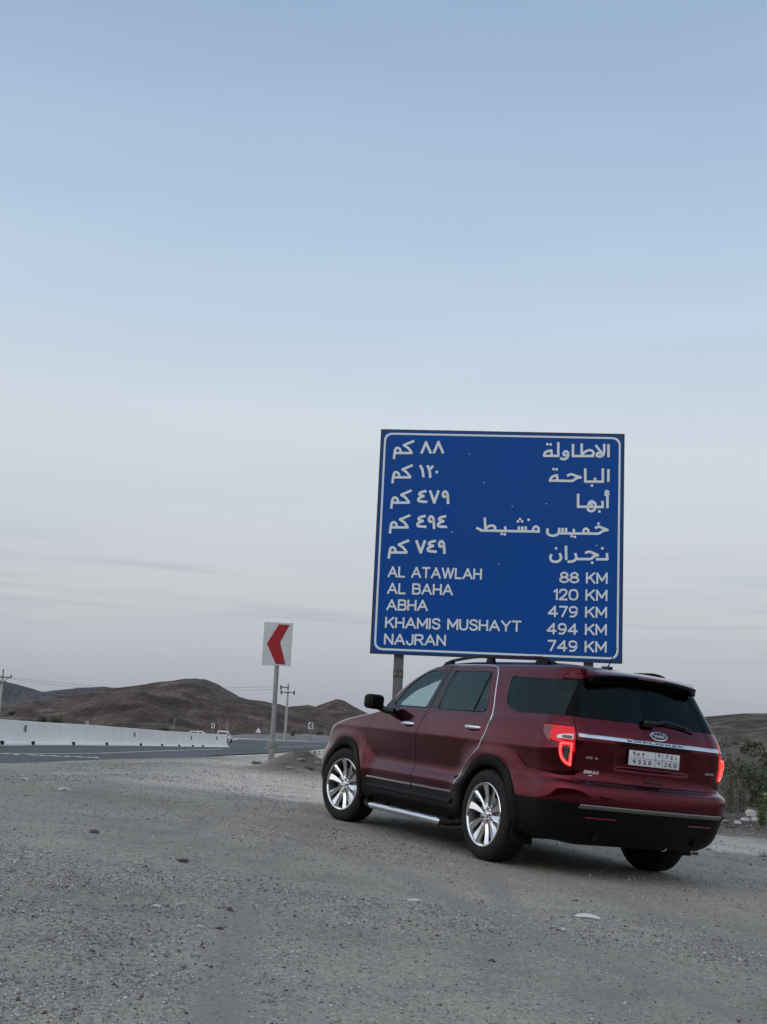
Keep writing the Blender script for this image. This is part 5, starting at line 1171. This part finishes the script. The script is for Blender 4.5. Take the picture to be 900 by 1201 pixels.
# ================================================================== two white vehicles waiting behind the barrier
def far_car(label, u, vtop, Y, rz, kind):
    p = at(u, vtop, Y); H = 1.45*.85 if kind == 'car' else 1.75*.72; r = empty('parked_car' if kind == 'car' else 'pickup_truck', (p[0], Y, p[2]-H), rz); tag(r, label, 'car' if kind == 'car' else 'pickup truck')
    if kind == 'car': prof = [(-2.1,.35),(-2.15,.75),(-1.95,.95),(-1.55,1.0),(-.95,1.42),(.35,1.45),(1.05,1.02),(1.9,.88),(2.2,.70),(2.2,.35)]; win = [(-1.35,1.02),(-.90,1.36),(.30,1.38),(.88,1.02)]
    else: prof = [(-2.6,.5),(-2.6,1.08),(-.75,1.10),(-.65,1.70),(.45,1.75),(1.1,1.18),(2.35,1.05),(2.5,.8),(2.5,.5)]; win = [(-.55,1.18),(-.50,1.62),(.38,1.64),(.85,1.18)]
    def ext(name, pts, w0, w1, mt, par):
        n = len(pts); V = [(a, -w0, b) if b < 1.1 else (a, -w1, b) for a, b in pts]+[(a, w0, b) if b < 1.1 else (a, w1, b) for a, b in pts]
        o = pyd(name, V, [tuple(range(n)), tuple(range(n, 2*n))]+[(i, (i+1) % n, n+(i+1) % n, n+i) for i in range(n)], mt, par); fixn(o); return o
    b = ext('body', prof, .88, .68, MT['white_paint'], r)
    for s_ in (-1, 1):
        m_ = (win[0][0]+win[-1][0])/2+.1
        for lo, hi in ((win[0], m_-.05), (m_+.05, win[-1])):
            x0 = lo if isinstance(lo, float) else lo[0]; x1 = hi if isinstance(hi, float) else hi[0]
            zt = win[1][1]; V = [(x0, s_*.89, win[0][1]), (x1, s_*.89, win[0][1]), (min(x1, win[2][0]), s_*.72, zt), (max(x0, win[1][0]), s_*.72, zt)]
            pyd('side_window', V, [(0,1,2,3)], MT['dark_glass'], r)
        for wx in (-1.35, 1.4): V, Fc = lathe([(0,-.1),(.30,-.1),(.34,-.06),(.34,.06),(.30,.1),(0,.1)], 16); pyd('wheel', [(a+wx, c_+s_*.82, e+.34+(.12 if kind != 'car' else 0)) for a, c_, e in V], Fc, MT['rubber'], r, True)
    x = prof[0][0]
    V = [(-1.52, -.6, 1.04), (-1.52, .6, 1.04), (-1.0, .55, 1.37), (-1.0, -.55, 1.37)] if kind == 'car' else [(-.76, -.6, 1.2), (-.76, .6, 1.2), (-.68, .6, 1.6), (-.68, -.6, 1.6)]
    pyd('rear_window', [(a-.02, b_, c_+.015) for a, b_, c_ in V], [(0,1,2,3)], MT['dark_glass'], r)
    return r
far_car('white car seen over the barrier, left of the white pickup', 234, 857.3, 118, .15, 'car').scale = (.85,)*3
far_car('white pickup with a windowed cab at the right end of the barrier', 262.5, 857.2, 118, 1.50, 'pickup').scale = (.72,)*3
def mast(label, u0, v0, u1, v1, Y):
    a = at(u1, v1, Y); b = at(u0, v0, Y); z0 = float(gh(b[0], Y))-.3; o = tube('thin_mast', [(b[0], Y, min(z0, b[2])), tuple(b), tuple(a)], [.06,.055,.04], MT['steel'], None, 6); tag(o, label, 'pole', 'thin far poles on the plain')
mast('thin leaning pole left of the white car behind the barrier', 202, 858, 206, 842, 200)
mast('thin pole with a bent top right behind the white pickup', 266.5, 858, 267, 843, 200)
mast('thin leaning pole left of the white pickup', 258.5, 858, 256, 845, 200)
mast('thin dark delineator post right of the concrete pole on the embankment', 365, 868, 365, 862, 180)

# ================================================================== shrubs and plants
def leaf_cloud(blobs, nleaf, size, rg):
    V = []; Fc = []
    for k in range(nleaf):
        c = blobs[rg.integers(len(blobs))]; d = rg.normal(size=3); d /= np.linalg.norm(d); r_ = rg.random()**.45
        p = np.array(c[:3])+d*np.array(c[3:6])*r_; a = rg.normal(size=3); a /= np.linalg.norm(a); b = np.cross(a, rg.normal(size=3)); b /= np.linalg.norm(b)
        s = size*(.6+.8*rg.random()); i = len(V); V += [p-a*s, p+b*s*.38, p+a*s, p-b*s*.38]; Fc.append((i, i+1, i+2, i+3))
    return V, Fc
def shrub(label, x, y, w, h, leaf='leaf', nstem=22, nleaf=900, lsize=.03, spread=.8, cat='shrub', group=None, name='desert_shrub', seed=0):
    rg = np.random.default_rng(seed+11); z = float(gh(x, y))-.03; r = empty(name, (x, y, z), rg.random()*6); tag(r, label, cat, group)
    parts = []; blobs = []
    for k in range(nstem):
        a = rg.random()*2*math.pi; t = rg.random()**.5; rad = w/2*t*spread; dom = h*math.sqrt(max(.12, 1-(t*.92)**2))*(.72+.38*rg.random())
        e = np.array([math.cos(a)*rad, math.sin(a)*rad, dom]); b0 = np.array([e[0]*.45, e[1]*.45, 0]); m_ = b0+(e-b0)*.5+rg.normal(size=3)*.05*h
        parts.append(tube_v([tuple(b0), tuple(m_), tuple(e)], [.010*h**.5, .006*h**.5, .002], 4))
        for f in (1.0, .75, .5, .25, .1): q = b0+(e-b0)*f; q = q*np.array([1+.35*(1-f), 1+.35*(1-f), 1]); blobs.append((*q, w*.10, w*.10, h*.10))
        for j in range(4):
            b_ = b0+(e-b0)*rg.uniform(.3, .9); q = b_+rg.normal(size=3)*np.array([w*.12, w*.12, h*.09])+np.array([0,0,h*.10]); parts.append(tube_v([tuple(b_), tuple(q)], [.004*h**.5, .0015], 3)); blobs.append((*q, w*.08, w*.08, h*.08))
    o = pyd('stems', *merge(parts), MT['twig'], r); o['kind'] = 'stuff'
    V, Fc = leaf_cloud(blobs, nleaf, lsize, rg); o = pyd('foliage', V, Fc, MT[leaf], r); o['kind'] = 'stuff'
    return r
def place(u, v): p = hit(u, v, 12, 400); return p[0], p[1]
NEAR = [ # u, v of the foot, width px, height px, leaf, label
 (855,953,26,60,'leaf_grey','pale twiggy dry shrub right behind the SUV bumper',30,620,.020),
 (868,952,26,44,'leaf_grey','low dry twiggy clump between the tall dry shrub and the dark bush',22,420,.020),
 (888,946,60,50,'leaf','dark green dense bush behind the pile of white stones',34,1500,.034),
 (872,924,56,30,'leaf','low wide dark bush above the twiggy dry shrub',34,1900,.034),
 (898,905,24,30,'leaf_grey','upright grey bush with branching tips near the right edge',24,520,.036),
 (852,905,30,18,'leaf_grey','pale bush level with the right tail light',20,420,.036),
 (884,884,34,14,'leaf','flat dark bush on the slope right of the rear window',22,620,.045)]
for k, (u, v, wp, hp, lf, lb, ns, nl, ls) in enumerate(NEAR):
    x, y = place(u, v); D = y; shrub(lb, x, y, wp*D/F, hp*D/F, lf, ns, nl, ls*max(.7, D/20), seed=k)
rg = np.random.default_rng(5); BU = []
for j in range(40):
    u = rg.uniform(826, 990) if j < 34 else rg.uniform(560, 826); v = rg.uniform(844, 890) if j < 34 else rg.uniform(880, 888); x, y = place(u, v)
    if y < 30 or y > 380: continue
    s_ = rg.uniform(.45, 1.15); dk = rg.random() < .65
    hx = 'beside the SUV' if u < 850 else ('midway to the right edge' if u < 880 else 'at the right edge'); hy = 'high near the crest' if v < 856 else ('halfway up' if v < 868 else 'low down')
    lab = ('dark ' if dk else 'pale ')+('large ' if s_ > .9 else ('small ' if s_ < .65 else 'middling '))+'scrub bush on the right-hand slope, '+hy+', '+hx
    b_ = shrub(lab, x, y, s_*1.5, s_*.8, 'leaf' if dk else 'leaf_grey', 8, 260, .07, group='scrub bushes on the right-hand slope', seed=100+j); BU.append((u, b_))
same = {}
for u, b_ in sorted(BU, key=lambda q: q[0]): same.setdefault(b_['label'], []).append(b_)
for l_, q in same.items():
    if len(q) > 1:
        for b_, w_ in zip(q, ('leftmost', 'second from left', 'third from left', 'fourth from left', 'fifth from left')): b_['label'] = l_.replace(' on the right-hand slope', ' on the slope')+', '+w_
# young green leafy plant by the stones
def leafy(label, u, v, hpx, seed):
    rg = np.random.default_rng(seed); x, y = place(u, v); h = hpx*y/F; z = float(gh(x, y)); r = empty('leafy_plant', (x, y, z)); tag(r, label, 'plant')
    parts = []; V = []; Fc = []
    for s_ in range(7):
        a = rg.random()*6.28; ln = rg.uniform(.06, .22)*h; e = np.array([math.cos(a)*ln, math.sin(a)*ln, h*rg.uniform(.45, 1)]); P = [np.zeros(3), e*.5+np.array([0,0,.04]), e]; parts.append(tube_v([tuple(p) for p in P], [.008, .006, .003], 5))
        for j in range(26):
            t = rg.uniform(.12, 1); c = P[0]*(1-t)+e*t+rg.normal(size=3)*.01; d = rg.normal(size=3); d[2] = abs(d[2])*.5; d /= np.linalg.norm(d); s2 = np.cross(d, [0,0,1]); s2 /= np.linalg.norm(s2); L2 = rg.uniform(.06, .11); i = len(V)
            V += [c, c+d*L2*.5+s2*L2*.34, c+d*L2, c+d*L2*.5-s2*L2*.34, c+d*L2*.55-np.array([0,0,.008])]; Fc += [(i, i+1, i+4), (i+1, i+2, i+4), (i+2, i+3, i+4), (i+3, i, i+4)]
    pyd('stem', *merge(parts), MT['leaf_green'], r)['kind'] = 'stuff'; o = pyd('leaves', V, Fc, MT['leaf_green'], r); o['kind'] = 'stuff'
leafy('young fresh green plant with upright leafy stems at the right edge', 894, 974, 46, 3)
# dry weed on the bank by the front wheel and dark bushes at the foot of the hills
x, y = place(361, 886); shrub('small dry brown weed on the sand bank left of the front wheel', x, y, .75, .20, 'leaf_grey', 16, 300, .016, seed=60)
FARB = [(68,848,26,9,'wide dark bush on the plain above the left part of the barrier'),(50,846,14,6,'small dark bush left of the wide bush behind the barrier'),(14,838,10,5,'tiny bush by the foot of the left power pole'),(344,862,9,6,'small grey bush right beside the concrete pole'),(375,861,16,5,'low dark bush on the plain in front of the SUV bonnet'),(193,856,18,3,'low bush line behind the middle of the barrier')]
for k, (u, v, wp, hp, lb) in enumerate(FARB):
    Y = 200; p = at(u, v, Y); r = shrub(lb, p[0], Y, wp*Y/F, hp*Y/F, 'leaf_grey' if k in (3, 4) else 'leaf', 14, 700, .16, seed=70+k); r.location.z = p[2]-.1

# ================================================================== stones, litter and gravel
def stone(name, label, u, v, wpx, hpx, mt, cat='stone', group=None, seed=0, flat=.6):
    rg = np.random.default_rng(seed+300); p = hit(u, v, 3.2, 60); x, y = p[0], p[1]; w = wpx*y/F; h = max(hpx*y/F, w*.22); bm = bmesh.new(); bmesh.ops.create_icosphere(bm, subdivisions=2, radius=.5)
    o_ = rg.random(3)*50
    for vv in bm.verts:
        c = vv.co; k = 1+.7*float(vnoise(c.x*2.3+o_[0], c.y*2.3+c.z*1.9+o_[1])); c *= k; c.z = max(c.z, -.28)
    for q_ in range(9):
        nn = rg.normal(size=3); nn /= np.linalg.norm(nn); dd = rg.uniform(.26, .40)
        for vv in bm.verts:
            e_ = float(np.dot(nn, vv.co))-dd
            if e_ > 0: vv.co -= Vector(nn)*e_
    bmesh.ops.scale(bm, vec=(w*1.15, w*.9, h*1.5), verts=bm.verts); bmesh.ops.rotate(bm, cent=(0,0,0), matrix=Matrix.Rotation(rg.uniform(-.6, .6), 3, 'Z'), verts=bm.verts)
    o = bmo(name, bm, mt, None, 28); o.location = (x, y, float(gh(x, y))+h*.22); tag(o, label, cat, group); return o
ST = [(881,957,13,8,'rock_pale','largest white stone of the pile behind the green plant'),(873,963,12,5,'rock_pale','flat white stone just left of the largest white stone'),(866,966,10,4,'rock_pale','low pale stone at the left end of the white stone pile'),(887,963,9,6,'rock_pale','pale stone between the green plant and the largest white stone'),
 (850,965,8,4,'rock','grey stone beside the SUV bumper corner'),(858,971,10,4,'rock_dark','dark flat stone below the white stone pile'),(816,1003,9,5,'rock_dark','dark stone on the gravel right of the rear tyre'),(843,1000,7,4,'rock_pale','small white stone right of the dark stone by the rear tyre'),(831,997,8,3,'rock','grey pebble between the dark and white stones behind the car'),
 (270,1069,9,6,'rock_dark','reddish dark stone alone on the open gravel'),(258,1090,11,3,'rock_dark','flat dark sliver of stone below the reddish stone'),(235,1088,8,3,'rock_pale','small white flake left of the dark sliver stone'),(183,1064,13,3,'rock_pale','thin pale flake of stone at left, above the bare patch'),(212,1062,12,3,'rock_pale','thin pale flake right of its neighbour above the bare patch'),
 (215,1011,19,2.5,'rock_dark','long thin dark chip in the middle of the left gravel'),(110,977,12,5,'rock_dark','low dark stone in the left middle of the gravel'),(269,898,6,4,'rock_pale','white stone on the shoulder left of the chevron post'),(302,896,18,2.5,'rock_dark','flat dark plank-like stone left of the chevron post foot'),(352,893,12,4,'rock','broken slab on the sand bank right of the chevron post'),(362,902,13,4,'rock_dark','dark slab sticking out of the sand bank'),
 (372,896,8,4,'rock','small slab on the top of the sand bank'),(340,903,9,3,'rock','small grey stone low on the sand bank'),(578,1129,7,5,'rock_dark','small dark stone in the lower middle of the gravel'),(675,1057,6,2.5,'rock_dark','small dark stone above the curved white litter'),(484,1057,16,3,'rock_pale','thin pale patch stone left of centre in front of the SUV'),(87,1186,7,4,'rock_dark','small dark stone in the bottom left corner'),
 (30,915,12,2.5,'rock_pale','flat pale chip near the road edge at far left'),(76,927,16,2,'rock_pale','flat pale chip right of the one near the road edge'),(895,1005,9,5,'rock','grey stone on the gravel at the right edge'),(655,992,5,3,'rock_pale','tiny white stone beside the rear wheel shadow')]
for k, (u, v, wp, hp, mt, lb) in enumerate(ST): stone('stone', lb, u, v, wp, hp, MT[mt], seed=k)
# curved strip of white litter
p = hit(689, 1077, 3, 30); V = []
for i, t in enumerate(np.linspace(-1, 1, 12)):
    zz = .014*(1-t*t)+.006; w_ = .018*(1-.5*t*t)
    V += [(t*.075, -w_-.01*t*t, .002+zz*.3), (t*.075, 0, zz+.008), (t*.075, w_, zz)]
o = pyd('plastic_scrap', V, [(i*3+k, i*3+k+1, i*3+4+k, i*3+3+k) for i in range(11) for k in range(2)], MT['litter'], None, True); o.location = (p[0], p[1], float(gh(p[0], p[1]))); o.rotation_euler = (0, .05, -.12); tag(o, 'curved white scrap of plastic lying on the gravel below the SUV', 'litter')

# gravel: loose pebbles of many sizes, far too many to count
def gravel():
    tmpl = []
    for s_ in range(10):
        rg = np.random.default_rng(s_); V = np.array([(1,0,0),(0,1,0),(-1,0,0),(0,-1,0),(0,0,.75),(.0,0,-.6)], float)
        th_ = rg.uniform(0, .9); V[:4] = [(math.cos(th_+a), math.sin(th_+a), rg.uniform(-.25, .25)) for a in np.array([0, 1.2, 3.0, 4.4])+rg.uniform(-.3, .3, 4)]
        V *= (1+.25*rg.normal(size=(6, 1)).clip(-1, 1)); V[4, :2] = rg.uniform(-.35, .35, 2); tmpl.append((V, np.array([(0,1,4),(1,2,4),(2,3,4),(3,0,4),(1,0,5),(2,1,5),(3,2,5),(0,3,5)])))
    rg = np.random.default_rng(42); n = 190000
    r = np.exp(rg.uniform(math.log(3.3), math.log(30), n)); a = rg.uniform(-.46, .46, n); x = r*np.sin(a); y = r*np.cos(a)
    patch_ = fbm(x, y, 4, .7)+.45*fbm(x, y, 2, 2.6)
    dens = .22+.78*smooth(-.35, .40, patch_); keep = rg.random(n) < dens*(1-.72*tracks(x, y))
    dl = (x+5.5)*-.95+(y-19.5)*.31; keep &= dl < 1.0
    cx = (x-CT[0])*CA[0,0]+(y-CT[1])*CA[1,0]; cy = (x-CT[0])*CA[0,1]+(y-CT[1])*CA[1,1]
    x, y, r, pt = x[keep], y[keep], r[keep], patch_[keep]; n = len(x)
    size = np.exp(rg.normal(math.log(.0029), .38, n))*(1+r*.05)*(1+.25*smooth(0, .5, pt)); size = np.clip(size, .0018, .019)
    big = rg.random(n) < .0022; size = np.where(big, size*2.3, size)
    z = gh(x, y)
    mats_ = [MT['rock'], MT['rock_pale'], MT['rock_dark']]; VV = []; FF = []; MI = []; off = 0
    which = rg.integers(0, 10, n); rot = rg.uniform(0, 6.28, n); sx2 = rg.uniform(.75, 1.35, n); mi_ = rg.choice(3, n, p=[.62,.28,.10])
    for t in range(10):
        V, Fq = tmpl[t]; idx = np.where(which == t)[0]; c, s_ = np.cos(rot[idx]), np.sin(rot[idx]); vx = V[None,:,0]*sx2[idx][:,None]; vy = V[None,:,1]
        P = np.stack([(vx*c[:,None]-vy*s_[:,None])*size[idx][:,None]+x[idx][:,None], (vx*s_[:,None]+vy*c[:,None])*size[idx][:,None]+y[idx][:,None], V[None,:,2]*size[idx][:,None]+(z[idx]+size[idx]*.22)[:,None]], -1)
        VV.append(P.reshape(-1, 3)); FF.append((Fq[None]+(np.arange(len(idx))*len(V))[:,None,None]+off).reshape(-1, 3)); MI.append(np.repeat(mi_[idx], len(Fq))); off += len(idx)*len(V)
    VV = np.concatenate(VV); FF = np.concatenate(FF).astype(np.int32); MI = np.concatenate(MI).astype(np.int32)
    me = bpy.data.meshes.new('gravel'); me.vertices.add(len(VV)); me.vertices.foreach_set('co', VV.ravel()); me.loops.add(FF.size); me.loops.foreach_set('vertex_index', FF.ravel())
    me.polygons.add(len(FF)); me.polygons.foreach_set('loop_start', np.arange(0, FF.size, 3, dtype=np.int32)); me.polygons.foreach_set('loop_total', np.full(len(FF), 3, dtype=np.int32)); me.polygons.foreach_set('material_index', MI); me.update(calc_edges=True)
    o = link('gravel', me, mats_); tag(o, 'loose grey gravel and pebbles covering the roadside lot', 'gravel', kind='stuff'); return o
gravel()
